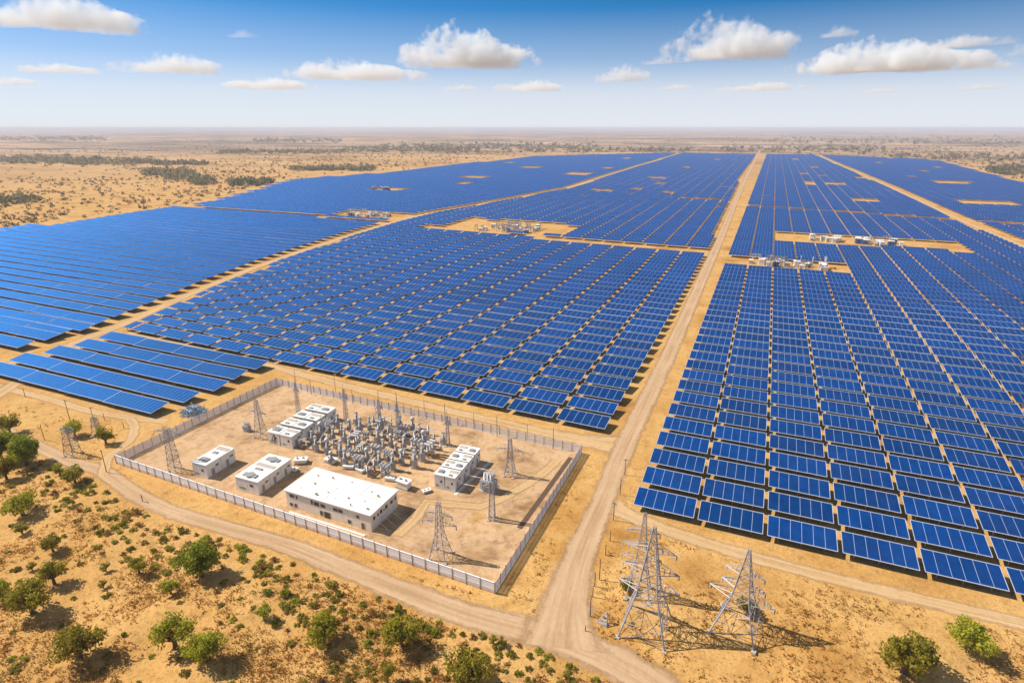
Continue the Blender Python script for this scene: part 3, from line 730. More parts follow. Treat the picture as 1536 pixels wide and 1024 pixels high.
gx, gy = G(371, 646); transformer('power_transformer', (gx, gy, .03), .72, 'small pale transformer standing left of the back-left cabins')

# low white equipment on skids and shelters behind the building
def skid(loc, rz, s_, label, tall):
    r = thing('equipment_skid', loc, label, 'equipment', 'white equipment behind the building', rz); r.scale = (s_,)*3
    MB().box(-1.6, -.9, 0, 1.6, .9, .25).build('base_frame', M_STEEL, r)
    MB().box(-1.4, -.75, .25, 1.4, .75, .8+tall).build('housing', M_WHITE, r)
    MB().box(-1.6, -.95, .8+tall, 1.6, .95, .92+tall).build('cover', M_ROOFW, r)
    for x in (-.8, .6): MB().bar((x, 0, .92+tall), (x, 0, 1.25+tall), .25, 8).build('cap', M_GREY, r)
for px_, py_, rz, s_, tl, lab in [(497, 693, -.1, 1.3, .1, 'flat white skid by the back-left corner of the cream building'), (524, 702, .3, 1.1, .2, 'low white skid behind the middle of the cream roof'),
                                 (541, 707, -.2, 1.0, .2, 'small white skid at the front edge of the switchgear'), (586, 720, .2, 1.0, .3, 'low white skid behind the right end of the cream roof'),
                                 (606, 731, -.1, 1.4, .9, 'larger white covered skid at the back-right corner of the cream building'), (452, 694, .5, 1.3, .3, 'white skid between the cabins and the switchgear'),
                                 (440, 706, .2, .9, .1, 'low white skid beside the right end of the long cabins'), (640, 738, .9, .8, .2, 'tilted pale skid just left of the double cabin row')]:
    gx, gy = G(px_, py_); skid((gx, gy, .03), rz, s_, lab, tl)

# ------------------------------------------------------------------ lattice towers
def lattice(H, b, tp, n, leg_r, br_r, waist=None):
    """square tapered lattice body: corner legs bent at the waist, X bracing on each face"""
    m = MB()
    def hw(z):
        if waist:
            zw, ww = waist
            return (b+(ww-b)*z/zw if z < zw else ww+(tp-ww)*(z-zw)/(H-zw))/2
        return (b+(tp-b)*z/H)/2
    zs = [H*(1-(1-i/n)**1.25) for i in range(n+1)]
    cr = lambda z, k: Vector((hw(z)*(1, 1, -1, -1)[k], hw(z)*(1, -1, -1, 1)[k], z))
    for i in range(n):
        a, c = zs[i], zs[i+1]
        for k in range(4):
            m.bar(cr(a, k), cr(c, k), leg_r*(1-.45*a/H)); k2 = (k+1) % 4
            m.bar(cr(a, k), cr(c, k2), br_r); m.bar(cr(a, k2), cr(c, k), br_r); m.bar(cr(c, k), cr(c, k2), br_r)
    return m, hw
def tower(name, loc, rz, H, b, tp, n, arms, leg_r, br_r, label, cat, waist=None, group=None, peak=0):
    r = thing(name, loc, label, cat, group, rz)
    m, hw = lattice(H, b, tp, n, leg_r, br_r, waist); m.build('lattice_body', M_LATT, r)
    for z, L in arms:
        for s_ in (-1, 1):
            a = MB(); h = hw(z); tip = Vector((s_*L, 0, z+.1)); hh = hw(z+1.3)
            for sy in (-1, 1):
                a.bar((s_*h, sy*h, z), tip, br_r*1.5); a.bar((s_*hh, sy*hh, z+1.3), tip, br_r*1.3)
            for t in (.3, .55, .8):
                p = Vector((s_*(h+(L-h)*t), h*(1-t), z+.1*t)); q2 = Vector((s_*(h+(L-h)*t), -h*(1-t), z+.1*t)); u = Vector((s_*(hh+(L-hh)*t), 0, z+1.3*(1-t)+.1*t))
                a.bar(p, q2, br_r); a.bar(p, u, br_r); a.bar(q2, u, br_r)
            ao = a.build('cross_arm', M_LATT, r)
            ins = MB(); insul(ins, s_*(L-.1), 0, z-1.0, z+.05, .13 if H > 14 else .1, 5); ins.build('insulator', M_GREY, ao)
    for k in range(4):
        x, y = hw(0)*(1, 1, -1, -1)[k], hw(0)*(1, -1, -1, 1)[k]
        MB().box(x-.45, y-.45, -.6, x+.45, y+.45, .25).build('footing', M_CONC, r)
    if peak: MB().bar((0, 0, H-.2), (0, 0, H+peak), .06).build('lightning_rod', M_LATT, r)
    return r
gx, gy = -12.0, 102.0
def tw(px_, py_, *a, **k):
    x, y = G(px_, py_); z = ht(x, y); return (x, y, z)
tower('transmission_tower', (gx, gy, 0), 0, 25.5, 9.6, .5, 9, [(20.0, 4.9), (15.3, 5.8), (10.8, 6.2)], .18, .072, 'tallest lattice pylon with three cross arms, standing right of the road junction', 'pylon', (10.5, 4.1), 'pylons by the junction')
x_, y_ = G(957, 893); tower('transmission_tower', (x_, y_, ht(x_, y_)), R(6), 21.5, 5.2, .5, 9, [(16.6, 3.6), (13.0, 4.4), (9.8, 4.4)], .12, .05, 'narrow lattice pylon rising close behind the tallest pylon', 'pylon', (8.5, 2.4), 'pylons by the junction')
x_, y_ = G(1105, 943); z_ = ht(x_, y_); tower('transmission_tower', (x_, y_, z_), R(-12), 20.0, 9.0, .4, 8, [(14.2, 3.9), (11.0, 4.4), (8.2, 6.6)], .16, .066, 'wide-legged lattice pylon standing alone right of the tallest pylon', 'pylon', (8.0, 3.7), 'pylons by the junction')
x_, y_ = G(661, 834); tower('substation_tower', (x_, y_, .03), R(5), 15.5, 4.4, .9, 8, [(12.2, 3.6), (9.8, 4.6)], .12, .05, 'lattice tower with two arm levels inside the wall, right of the cream building', 'pylon', (7, 1.7), 'towers in the yard', 1.2)
x_, y_ = G(738, 778); tower('substation_tower', (x_, y_, .03), R(20), 12.0, 1.7, 1.0, 8, [(10.2, 2.2)], .11, .05, 'slim lattice mast just in front of the large transformer', 'pylon', None, 'towers in the yard', 1.0)
x_, y_ = G(765, 712); tower('substation_tower', (x_, y_, .03), R(5), 12.5, 3.0, .9, 8, [(8.6, 4.2)], .12, .055, 'lattice tower with one arm level on the open right side of the yard', 'pylon', (6, 1.4), 'towers in the yard', 2.0)
x_, y_ = G(263, 705); tower('substation_tower', (x_, y_, .03), R(10), 14.5, 2.6, 1.4, 8, [(13.2, 4.6)], .13, .055, 'lattice tower with one long top arm beside the left fence', 'pylon', None, 'towers in the yard')
x_, y_ = G(392, 655); tower('substation_tower', (x_, y_, .03), R(0), 14.0, 3.4, .9, 8, [(9.2, 3.6)], .12, .055, 'lattice tower left of the numbered white cabin', 'pylon', (7, 1.6), 'towers in the yard', 1.5)
for px_, py_, H, lab in [(448, 618, 12, 'slim lattice mast behind the back-left cabins, by the fence corner'), (520, 634, 13.5, 'slim lattice mast at the far right end of the back-left cabins'),
                         (571, 646, 12, 'slim lattice mast at the rear edge of the switchgear, left of its neighbour'), (598, 652, 12, 'slim lattice mast at the rear right of the switchgear'), (672, 668, 11, 'slim lattice mast by the back fence above the double cabin row')]:
    x_, y_ = G(px_, py_); tower('lightning_mast', (x_, y_, .03), R(rnd.uniform(0, 40)), H, 1.3, .5, 9, [(H*.72, 1.3)], .1, .045, lab, 'mast', None, 'masts in the yard', 2.2)
x_, y_ = G(110, 682); tower('substation_tower', (x_, y_, ht(x_, y_)), R(15), 9.5, 3.4, 1.8, 5, [(8.9, 2.6)], .15, .06, 'short lattice frame tower outside the left wall corner, in front of a round tree', 'pylon')
x_, y_ = G(147, 652); tower('substation_tower', (x_, y_, ht(x_, y_)), R(5), 7.0, 2.6, 1.2, 5, [(6.2, 2.0)], .11, .05, 'thin small lattice frame beside the track below the five-row solar block', 'pylon')

# toppled lattice piece by the road
x_, y_ = G(905, 935); r = thing('lattice_scrap', (x_, y_, ht(x_, y_)), 'small pale broken lattice piece lying by the road bend left of the pylons', 'scrap metal')
m = MB()
for a, b in [((-1.4,0,0),(.6,.5,2.9)), ((.9,-.8,0),(.6,.5,2.9)), ((1.2,1.0,0),(.6,.5,2.9)), ((-1.4,0,0),(.9,-.8,.05)), ((-.7,.2,1.1),(.7,-.3,1.2)), ((-.2,.4,1.9),(.7,.1,2.0)), ((.9,-.8,0),(1.2,1,.05))]: m.bar(a, b, .12)
m.build('bars', M_LATT, r); MB().hull8([(-1.3,-.4,0),(1.0,-.9,0),(1.2,.2,0),(-.9,.3,0),(-1.1,-.3,.3),(.7,-.7,.5),(.9,.1,.4),(-.7,.2,.25)]).build('plate', M_LATT, r)

# scrap heap outside the left fence
x_, y_ = G(291, 619); r = thing('scrap_heap', (x_, y_, 0), 'heap of blue-grey metal pipes and racks piled outside the left fence', 'scrap heap')
m = MB()
for k in range(210):
    a = nr.rand()*6.28; rr = 4.6*math.sqrt(nr.rand()); cx_, cy_ = rr*math.cos(a), rr*math.sin(a)*.8; z = max(.1, (4.6-rr)*.8*nr.rand())
    d_ = Vector((nr.uniform(-1, 1), nr.uniform(-1, 1), nr.uniform(-.5, .5))).normalized()*nr.uniform(.8, 2.1); c_ = Vector((cx_, cy_, z+.2))
    m.bar(c_-d_, c_+d_, nr.uniform(.06, .16))
m.build('pipes', M_BLUEG, r)
m = MB()
for k in range(8):
    m.box(-4.6+.9*k*.6, -2.0+.4*(k % 3), 0, -4.0+.9*k*.6, -1.4+.4*(k % 3), .5+.3*(k % 3))
m.build('crates', M_BLUE, r)

# ------------------------------------------------------------------ poles
def pole(loc, h, label, kind, grp):
    r = thing('utility_pole', loc, label, 'pole', grp, rnd.uniform(-.3, .3))
    MB().bar((0, 0, -.5), (0, 0, h), .13, 6, .09).build('shaft', M_WOOD if kind != 2 else M_LATT, r)
    if kind == 0: MB().box(-.7, -.06, h-.5, .7, .06, h-.35).build('cross_arm', M_WOOD, r)
    elif kind == 2: MB().bar((0, 0, h-.1), (.9, 0, h+.15), .06, 5).build('lamp_arm', M_LATT, r); MB().box(.7, -.12, h+.02, 1.3, .12, h+.14).build('lamp_head', M_LGREY, r)
    return r
def pole_px(px_, py_, hpx, label, kind, grp):
    x, y = G(px_, py_); pole((x, y, ht(x, y)), hpx/ppm(x, y)*1.06, label, kind, grp)
for px_, py_, hp, k, lab in [(885, 924, 38, 1, 'dark post nearest the road bend, first of the roadside line'), (889, 895, 20, 1, 'second dark post up the roadside line from the bend'), (892, 879, 24, 1, 'third dark post up the roadside line from the bend'),
                             (899, 869, 36, 1, 'tall fourth post of the roadside line left of the pylons'), (908, 832, 18, 1, 'short post leaning by the road, level with the pylon tops'), (915, 811, 18, 1, 'short post where the field track leaves the road'),
                             (920, 780, 30, 0, 'post with short cross arm beside the nearest solar table'), (930, 742, 26, 1, 'post beside the second solar row at the main road'), (937, 712, 26, 0, 'post with cross arm below the road crossing'), (878, 946, 10, 1, 'stub post in the sand at the road bend')]:
    pole_px(px_, py_, hp, lab, k, 'posts along the road')
for px_, py_, hp, k, lab in [(38, 595, 13, 1, 'short post by the track at the far left'), (105, 630, 32, 0, 'tall dark pole behind the round tree on the left'), (143, 640, 32, 0, 'tall dark pole right of the round tree on the left'), (157, 630, 11, 1, 'short post at the edge of the left track'),
                             (160, 708, 36, 0, 'dark pole at the left corner of the white wall'), (67, 660, 24, 1, 'thin pole by the dark tree clump on the left'), (186, 642, 10, 1, 'short post near the end of the left track')]:
    pole_px(px_, py_, hp, lab, k, 'poles on the left')
names = 'first second third fourth fifth sixth seventh eighth ninth tenth eleventh twelfth'.split()
for k in range(12):
    t = .07+.078*k; x = BL[0]+(BR[0]-BL[0])*t; y = BL[1]+(BR[1]-BL[1])*t+(-1.2 if k % 2 else 1.4)
    pole((x, y, .0), [8, 6.5, 9.5, 6, 7, 9, 6.5, 8.5, 6, 7.5, 6, 8][k], f'slim lamp pole along the back fence of the yard, {names[k]} from its left corner', 2 if k % 2 == 0 else 1, 'poles along the back fence')
x_, y_ = G(214, 752); pole((x_, y_, .05), 2.2, 'short dark marker post with arm beside the lower road', 0, None)

# ------------------------------------------------------------------ far substations in the solar field
def cabinet(name, w_, d_, h_, m1, m2):
    r = bpy.data.objects.new(name, None); C.objects.link(r); r['category'] = 'equipment'
    MB().box(-w_/2, -d_/2, -.05, w_/2, d_/2, h_).build('body', m1, r)
    MB().box(-w_/2-.15, -d_/2-.15, h_, w_/2+.15, d_/2+.15, h_+.2).build('roof', M_ROOFW, r)
    MB().box(-w_*.3, -d_/2-.06, .2, -w_*.05, -d_/2-.002, h_*.75).build('door', m2, r)
    return r
def frame_(name):
    r = bpy.data.objects.new(name, None); C.objects.link(r); r['category'] = 'equipment'
    for x in (-2.4, 2.4): MB().bar((x, 0, -.05), (x, 0, 5.4), .22, 5).build('leg', M_LATT, r)
    MB().box(-2.9, -.25, 5.2, 2.9, .25, 5.6).build('beam', M_LATT, r)
    for x in (-1.6, 0, 1.6): insul(MB(), x, 0, 3.4, 5.2, .3).build('insulator', M_LGREY, r)
    return r
FP = [cabinet('switch_cabinet', 4.2, 3, 3.0, M_WHITE, M_GREY), cabinet('switch_cabinet', 3.2, 3, 3.2, M_BLUE, M_DARK), frame_('busbar_frame'), cabinet('switch_cabinet', 2.2, 2.2, 2.2, M_GREY, M_DARK)]
bpy.context.view_layer.update(); fused = set()
FD = ['white cabinet', 'blue cabinet', 'grey busbar frame', 'small grey cabinet']
def far_sub(x0, x1, y0, y1, n, where, wts):
    for i in range(n):
        k = int(np.searchsorted(np.cumsum(wts), nr.rand()*sum(wts))); x = nr.uniform(x0, x1); y = nr.uniform(y0, y1); rz = R(nr.choice([0, 90])+nr.uniform(-8, 8)); s_ = nr.uniform(.9, 1.5)
        lab = f'{FD[k]} {where}'; grp = f'{FD[k]}s {where}'
        if k not in fused: fused.add(k); o = FP[k]; o.location = (x, y, .03); o.rotation_euler = (0, 0, rz); o.scale = (s_,)*3; o['label'] = lab; o['group'] = grp
        else: dup(FP[k], (x, y, .03), rz, lab, s_, grp)
far_sub(-282, -212, 556, 596, 44, 'in the clearing left of the middle solar field', [4, 1.2, 4, 2])
far_sub(-6, 48, 488, 506, 38, 'in the clearing beside the main road', [5, .7, 4, 2])
far_sub(40, 75, 620, 638, 14, 'at the left of the long clearing', [5, .2, 2, 1])
far_sub(82, 118, 618, 638, 24, 'in the middle of the long clearing', [1.5, 3, 3, 2])
far_sub(-464, -414, 590, 614, 26, 'in the clearing of the left field', [2, 1.5, 3, 2])
far_sub(-640, -590, 880, 900, 14, 'in the far oval clearing', [1, 3, 1, 1])

# ------------------------------------------------------------------ plants
def leaf_quads(cent, rad, n, size, squash=.8, r_=nr):
    """n small leaf faces scattered through a clump"""
    d = r_.normal(size=(n, 3)); d /= np.linalg.norm(d, axis=1)[:, None]
    P = cent + d*(rad*r_.uniform(.35, 1, (n, 1))**.6)*np.array([1, 1, squash])
    nrm = d + r_.normal(size=(n, 3))*.7; nrm /= np.linalg.norm(nrm, axis=1)[:, None]
    u = np.cross(nrm, r_.normal(size=(n, 3))); u /= np.linalg.norm(u, axis=1)[:, None]; v = np.cross(nrm, u)
    s_ = size*r_.uniform(.6, 1.35, (n, 1)); a = r_.uniform(.5, .8, (n, 1))
    return np.stack([P-u*s_-v*s_*a*.3, P+v*s_*a*-1.0+u*s_*.2, P+u*s_+v*s_*.1, P+v*s_*a], 1).reshape(-1, 3)
def tree_proto(name, seed, w_, h_, nclump, per, leaf, m, sparse=False, low=.22):
    r_ = np.random.RandomState(seed); root = bpy.data.objects.new(name, None); C.objects.link(root); root['category'] = 'tree'
    vs_ = []; cents = []
    while len(cents) < nclump:
        p = r_.uniform(-1, 1, 3); l = np.linalg.norm(p)
        if l > 1 or l < .35 or p[2] < -.65: continue
        lop = 1+.25*math.sin(2*math.atan2(p[1], p[0])+seed)
        cents.append(np.array([p[0]*w_/2*.80*lop, p[1]*w_/2*.80*lop, h_*(low+(1-low)*.5)+p[2]*h_*(1-low)*.43]))
    for c in cents:
        rc = w_*r_.uniform(.10, .19)
        vs_.append(leaf_quads(c, rc, int(per*r_.uniform(.6, 1.3)), leaf, .75, r_))
    V_ = np.concatenate(vs_); F_ = np.arange(len(V_)).reshape(-1, 4)
    link('crown', np_mesh('crown', V_, F_, [m]), root)
    t = MB(); th = h_*low*1.1; tr_ = w_*.035+.08
    lean = r_.uniform(-.3, .3, 2)*w_*.05
    t.bar((0, 0, -.5), (lean[0], lean[1], th), tr_*1.3, 7, tr_)
    t.bar((lean[0], lean[1], th), (lean[0]*1.5, lean[1]*1.5, h_*.6), tr_, 6, tr_*.4)
    for c in cents[:(18 if not sparse else 26)]:
        mid = Vector((lean[0]+c[0]*.35, lean[1]+c[1]*.35, th+(c[2]-th)*.35)); t.bar((lean[0], lean[1], th*.95), mid, tr_*.55, 5, tr_*.38); t.bar(mid, tuple(c*np.array([1.05, 1.05, 1.0])), tr_*.36, 4, tr_*.1)
    t.build('trunk', M_BARK, root)
    return root
TP = {'oak': tree_proto('broadleaf_tree', 3, 10, 8.2, 90, 75, .28, M_LEAFD, False, .12), 'bush': tree_proto('bushy_tree', 5, 8, 6.2, 52, 60, .25, M_LEAF, False, .2),
      'open': tree_proto('thorn_tree', 8, 8, 5.6, 44, 46, .24, M_LEAF, True, .22), 'wide': tree_proto('thorn_tree', 14, 9, 5.4, 50, 48, .25, M_LEAF, True, .25), 'small': tree_proto('small_tree', 21, 4, 3.7, 30, 45, .16, M_LEAF, False, .15)}
TW = {'oak': (12, 8.8), 'bush': (8, 6.2), 'open': (8, 5.6), 'wide': (9, 5.4), 'small': (4, 3.7)}
bpy.context.view_layer.update(); tused = set()
TREES = [  # base pixel, crown width and height in pixels, kind, label
 (304, 866, 68, 60, 'oak', 'large dense dark green tree on the open slope, biggest in the foreground'),
 (80, 827, 31, 27, 'bush', 'small rounded tree on the left slope directly above the open grey-green tree'),
 (210, 862, 30, 27, 'open', 'small open-crowned tree left of the large dense tree'),
 (160, 859, 15, 15, 'small', 'tiny bush-like tree left of the open-crowned small tree'),
 (82, 876, 42, 37, 'open', 'open grey-green tree just above the wide thorn tree with bare twigs'),
 (50, 921, 68, 50, 'wide', 'wide thorn tree with bare grey twigs near the left edge'),
 (6, 905, 34, 38, 'bush', 'dark tree cut by the left picture edge beside the wide thorn tree'),
 (35, 773, 54, 30, 'wide', 'flat wide tree on the far left slope below the tree clump'),
 (33, 799, 20, 17, 'small', 'small round tree below the flat wide tree on the far left'),
 (49, 856, 14, 13, 'small', 'tiny dark tree left of the open grey-green tree'),
 (122, 991, 74, 48, 'wide', 'spreading green tree at the lower left with a broad dark shadow'),
 (265, 977, 68, 54, 'open', 'fan-shaped green tree left of its darker neighbour at the bottom'),
 (311, 1000, 54, 50, 'bush', 'darker tree touching the fan-shaped tree at the bottom'),
 (257, 893, 27, 26, 'small', 'small pale green tree below the large dense tree'),
 (156, 884, 13, 14, 'small', 'tiny tree below the tiny bush-like tree'),
 (398, 935, 27, 27, 'small', 'round bright green small tree alone on the sand near the middle bottom'),
 (487, 970, 54, 48, 'bush', 'bushy green tree among the shrubs at the bottom centre left'),
 (604, 973, 54, 50, 'bush', 'rounded olive tree among shrubs below the dirt road'),
 (702, 1030, 72, 62, 'bush', 'bright green tree cut by the bottom picture edge'),
 (740, 965, 15, 14, 'small', 'small dark shrub tree beside the road, left of its twin'),
 (754, 968, 15, 15, 'small', 'small dark shrub tree beside the road, right of its twin'),
 (849, 1017, 13, 14, 'small', 'upright small shrub tree at the bottom by the road fork'),
 (582, 1024, 28, 32, 'open', 'greyish small tree at the bottom edge left of the bright tree'),
 (939, 888, 25, 22, 'small', 'round green shrub tree behind the left leg of the tallest pylon'),
 (1120, 924, 33, 27, 'small', 'round green tree standing between the legs of the lone pylon'),
 (1355, 1013, 77, 64, 'bush', 'large round tree on the sand at the lower right'),
 (1449, 978, 68, 46, 'wide', 'spreading tree behind the round one at the lower right'),
 (112, 652, 29, 24, 'bush', 'round dark tree behind the small lattice frame on the left'),
 (159, 665, 26, 28, 'small', 'round green tree left of the wall corner below the solar block'),
 (16, 650, 32, 30, 'bush', 'topmost tree of the dense clump at the left edge'),
 (40, 697, 52, 48, 'oak', 'rightmost dark tree of the dense clump at the left edge'),
 (4, 690, 52, 52, 'oak', 'dark tree of the clump cut by the left picture edge'),
 (10, 718, 32, 36, 'bush', 'lower bright tree in front of the clump at the left edge'),
 (90, 712, 20, 18, 'small', 'dark small tree beside the round tree at the track corner'),
 (113, 723, 33, 26, 'bush', 'round bright green tree at the corner where the track meets the road'),
]
TPOS = []
for px_, py_, wp, hp, k, lab in TREES:
    x, y = G(px_, py_); z = ht(x, y); pm = ppm(x, y); w0, h0 = TW[k]; sw = wp/pm/w0*1.02; sh = hp/pm/h0*1.05; TPOS.append((x, y, wp/pm/2))
    sc = (sw, sw, sh); rz = rnd.uniform(0, 6.28)
    if k not in tused: tused.add(k); o = TP[k]; o.location = (x, y, z); o.rotation_euler = (0, 0, rz); o.scale = sc; o['label'] = lab
    else: o = dup(TP[k], (x, y, z), rz, lab, sc)
    o['group'] = 'trees on the dry slope' if py_ > 700 and px_ < 860 else 'trees of the desert ground'
def shrub_proto(name, seed, m, n=16, per=26, leaf=.14):
    r_ = np.random.RandomState(seed); vs_ = []
    for k in range(n):
        a = r_.rand()*6.28; rr = math.sqrt(r_.rand())*.85; c = np.array([rr*math.cos(a), rr*math.sin(a), .25+.55*r_.rand()*(1.15-rr)])
        vs_.append(leaf_quads(c, .32, per, leaf, .8, r_))
    V_ = np.concatenate(vs_); V_[:, 2] = np.maximum(V_[:, 2], -.1); F_ = np.arange(len(V_)).reshape(-1, 4)
    o = link(name, np_mesh(name, V_, F_, [m])); o['category'] = 'shrub'; return o
SP = [shrub_proto('desert_shrub', 31, M_OLIVE), shrub_proto('desert_shrub', 32, M_OLIVE, 12, 30), shrub_proto('green_shrub', 33, M_LEAF, 16, 26), shrub_proto('dry_shrub', 34, M_DRY, 14, 22, .12), shrub_proto('green_shrub', 35, M_LEAFD, 13, 26)]
SL = ['olive desert shrub', 'olive desert shrub', 'fresh green shrub', 'dry brown shrub', 'dark green shrub']
sused = set()
FRONT = lambda x, y: seg_dist(np.array([x]), np.array([y]), LOWROAD)[0]
cnt = 0; tries = 0; SPOS = []
while cnt < 296 and tries < 20000:
    tries += 1
    u, v = nr.uniform(-10, 1000), nr.uniform(690, 1040)
    x, y = G(u, v); d_ = FRONT(x, y); yr = float(np.interp(x, [p[0] for p in LOWROAD], [p[1] for p in LOWROAD]))
    if y > yr-3.6 or d_ < 4.4: continue
    dens = math.exp(-(max(0, d_-7)/9)**2)*.95 + .07
    if u > 480: dens += .22
    if nr.rand() > dens: continue
    if any((x-a)**2+(y-b)**2 < (c*.8)**2 for a, b, c in TPOS) or any((x-a)**2+(y-b)**2 < 3.2 for a, b in SPOS): continue
    SPOS.append((x, y)); cnt += 1
    k = [0, 0, 1, 1, 0, 2, 3, 3, 1, 4][nr.randint(10)]; s_ = (.66+.72*nr.rand()**1.3)*(1.1 if d_ < 16 else .9); z = ht(x, y)-.03
    where = 'in the belt along the lower dirt road' if d_ < 16 else 'on the open sandy slope'
    lab = f'{SL[k]} {where}'; grp = f'{SL[k]}s {where}'; sc = (s_, s_*nr.uniform(.8, 1.2), s_*nr.uniform(.75, 1.15))
    if k not in sused: sused.add(k); o = SP[k]; o.location = (x, y, z); o.scale = sc; o['label'] = lab; o['group'] = grp
    else:
        o = SP[k].copy(); C.objects.link(o); o.location = (x, y, z); o.scale = sc; o['label'] = lab; o['group'] = grp
    o.rotation_euler = (0, 0, nr.uniform(0, 6.28))
# dry grass tufts
vs_ = []; tot = 0
for _ in range(60000):
    if tot > 7000: break
    u, v = nr.uniform(-30, 1560), nr.uniform(600, 1060); x, y = G(u, v)
    if -180 < x < -44 and 97 < y < 171.5: continue
    if y > 133 and x > -28: continue
    if y > 128 and x < -182: continue
    if y > 173: continue
    d_ = min(seg_dist(np.array([x]), np.array([y]), L)[0]-q_ for L, q_ in ((LOWROAD, 4.2), (MROAD, 6.5), (NROAD, 4), (RTRACK, 3.5), (LTRACK, 3), (LCONN, 4)))
    if d_ < 0: continue
    g_ = float(vnoise(np.array([x]), np.array([y]), 9.)[0])
    low = y < float(np.interp(x, [p[0] for p in LOWROAD], [p[1] for p in LOWROAD]))
    if nr.rand() > (.9 if low else .35)*max(0, (g_-.3))*1.8: continue
    z = ht(x, y); tot += 1; n_ = 7; s_ = nr.uniform(.12, .34)
    P = np.array([x, y, z+s_*.5])+nr.normal(size=(n_, 3))*np.array([s_*1.3, s_*1.3, s_*.35])
    vs_.append(np.stack([P+np.array([0, 0, -s_*.6])+nr.normal(size=(n_, 3))*s_*.4, P+nr.normal(size=(n_, 3))*s_*.6, P+np.array([0, 0, s_*.8])+nr.normal(size=(n_, 3))*s_*.3, P+nr.normal(size=(n_, 3))*s_*.6], 1).reshape(-1, 3))
V_ = np.concatenate(vs_); o = link('dry_grass', np_mesh('dry_grass', V_, np.arange(len(V_)).reshape(-1, 4), [M_GRASS])); tag(o, 'dry tawny grass tufts scattered over the sandy ground', 'grass', None, 'stuff')

# far scrub and tree belts of the desert
LEX = [p[0] for p in LEDGE]; LEY = [p[1] for p in LEDGE]
def infield(x, y):
    if y > 2720 or y < 100: return y <= 190 and -340 < x
    return at_y(LEDGE, y)-14 < x < at_y(REDGE, y)+14 and y < np.interp(x, [-411, 169, 480], [2690, 2715, 2470])
def blobs(points, name, label, kind_m):
    vs_ = []
    for x, y, s_ in points:
        n_ = 9; P = np.array([x, y, s_*.35])+nr.normal(size=(n_, 3))*np.array([s_*.42, s_*.42, s_*.2]); P[:, 2] = np.maximum(P[:, 2], s_*.1)
        vs_.append(np.stack([P+nr.normal(size=(n_, 3))*s_*.3 for _ in range(4)], 1).reshape(-1, 3))
    V_ = np.concatenate(vs_); o = link(name, np_mesh(name, V_, np.arange(len(V_)).reshape(-1, 4), [kind_m])); tag(o, label, 'scrub', None, 'stuff')
pts = []
while len(pts) < 6800:
    u = nr.uniform(-40, 1580); v = 197+nr.rand()**1.5*150; x, y = G(u, v)
    if infield(x, y): continue
    g_ = float(vnoise(np.array([x]), np.array([y]), 160.)[0])*.6+float(vnoise(np.array([x+99]), np.array([y]), 700.)[0])*.5
    if nr.rand() > max(.03, (g_-.38)*2.2): continue
    pts.append((x, y, nr.uniform(1.2, 4.2)*(1+.00012*y)))
blobs(pts, 'far_scrub', 'scattered dark scrub dotting the far desert beyond the solar field', M_FARG)
pts = []
for u0, u1, v0, v1, n in [(-10, 105, 235, 246, 230), (95, 150, 237, 248, 120), (120, 235, 239, 248, 170), (230, 310, 244, 248, 160), (215, 250, 256, 264, 110), (245, 292, 257, 271, 120), (285, 320, 268, 277, 110), (345, 412, 272, 279, 160), (378, 400, 280, 288, 80), (440, 560, 252, 257, 160),
                          (512, 720, 219, 229, 330), (600, 900, 214, 226, 380), (780, 1040, 222, 229, 170), (1080, 1330, 219, 230, 200), (1330, 1540, 229, 243, 130), (1480, 1540, 252, 262, 160), (0, 160, 205, 211, 260), (330, 520, 226, 231, 260), (380, 512, 208, 214, 200), (-10, 60, 299, 306, 40), (1150, 1536, 206, 218, 260)]:
    for _ in range(n):
        u = nr.uniform(u0, u1); v = (v0+v1)/2+nr.normal()*(v1-v0)*.26; x, y = G(u, max(v, 196))
        if not infield(x, y): pts.append((x, y, nr.uniform(4, 10)*(1+.00012*math.hypot(x, y))))
blobs(pts, 'far_woodland', 'grey-green belts of trees on the plain beyond the solar field', M_FARG)

# ------------------------------------------------------------------ clouds (real volumes, kilometres off)
def m_cloud(dens):
    m = bpy.data.materials.new('cloud_vapour'); m.use_nodes = True; t = m.node_tree; t.nodes.clear()
    out = t.nodes.new('ShaderNodeOutputMaterial'); v = t.nodes.new('ShaderNodeVolumePrincipled')
    v.inputs['Color'].default_value = (.965, .985, 1, 1); v.inputs['Anisotropy'].default_value = .1
    g = coords(t, 'Generated'); s = t.nodes.new('ShaderNodeSeparateXYZ'); t.links.new(g, s.inputs[0])
    sq = lambda a, c, r: mth(t, 'POWER', mth(t, 'ABSOLUTE', mth(t, 'DIVIDE', mth(t, 'SUBTRACT', a, c), r)), 2.)
    d = mth(t, 'SQRT', mth(t, 'ADD', mth(t, 'ADD', sq(s.outputs[0], .5, .5), sq(s.outputs[1], .5, .5)), sq(s.outputs[2], .12, .88)))
    o = coords(t); n = noise(t, o, .0016, 2, .5); n2 = noise(t, o, .0052, 5, .62)
    e = mth(t, 'SUBTRACT', mth(t, 'ADD', mth(t, 'MULTIPLY', n, 1.3), mth(t, 'MULTIPLY', n2, 1.2)), mth(t, 'ADD', mth(t, 'MULTIPLY', d, .85), .60))
    low = ramp(t, s.outputs[2], [(.0, 0.), (.14, 1.)])
    t.links.new(mth(t, 'MULTIPLY', mth(t, 'MULTIPLY', ramp(t, e, [(.0, 0.), (.24, 1.)]), low), dens), v.inputs['Density'])
    t.links.new(v.outputs[0], out.inputs['Volume']); return m
MC = [m_cloud(.0046), m_cloud(.0028), m_cloud(.0025)]
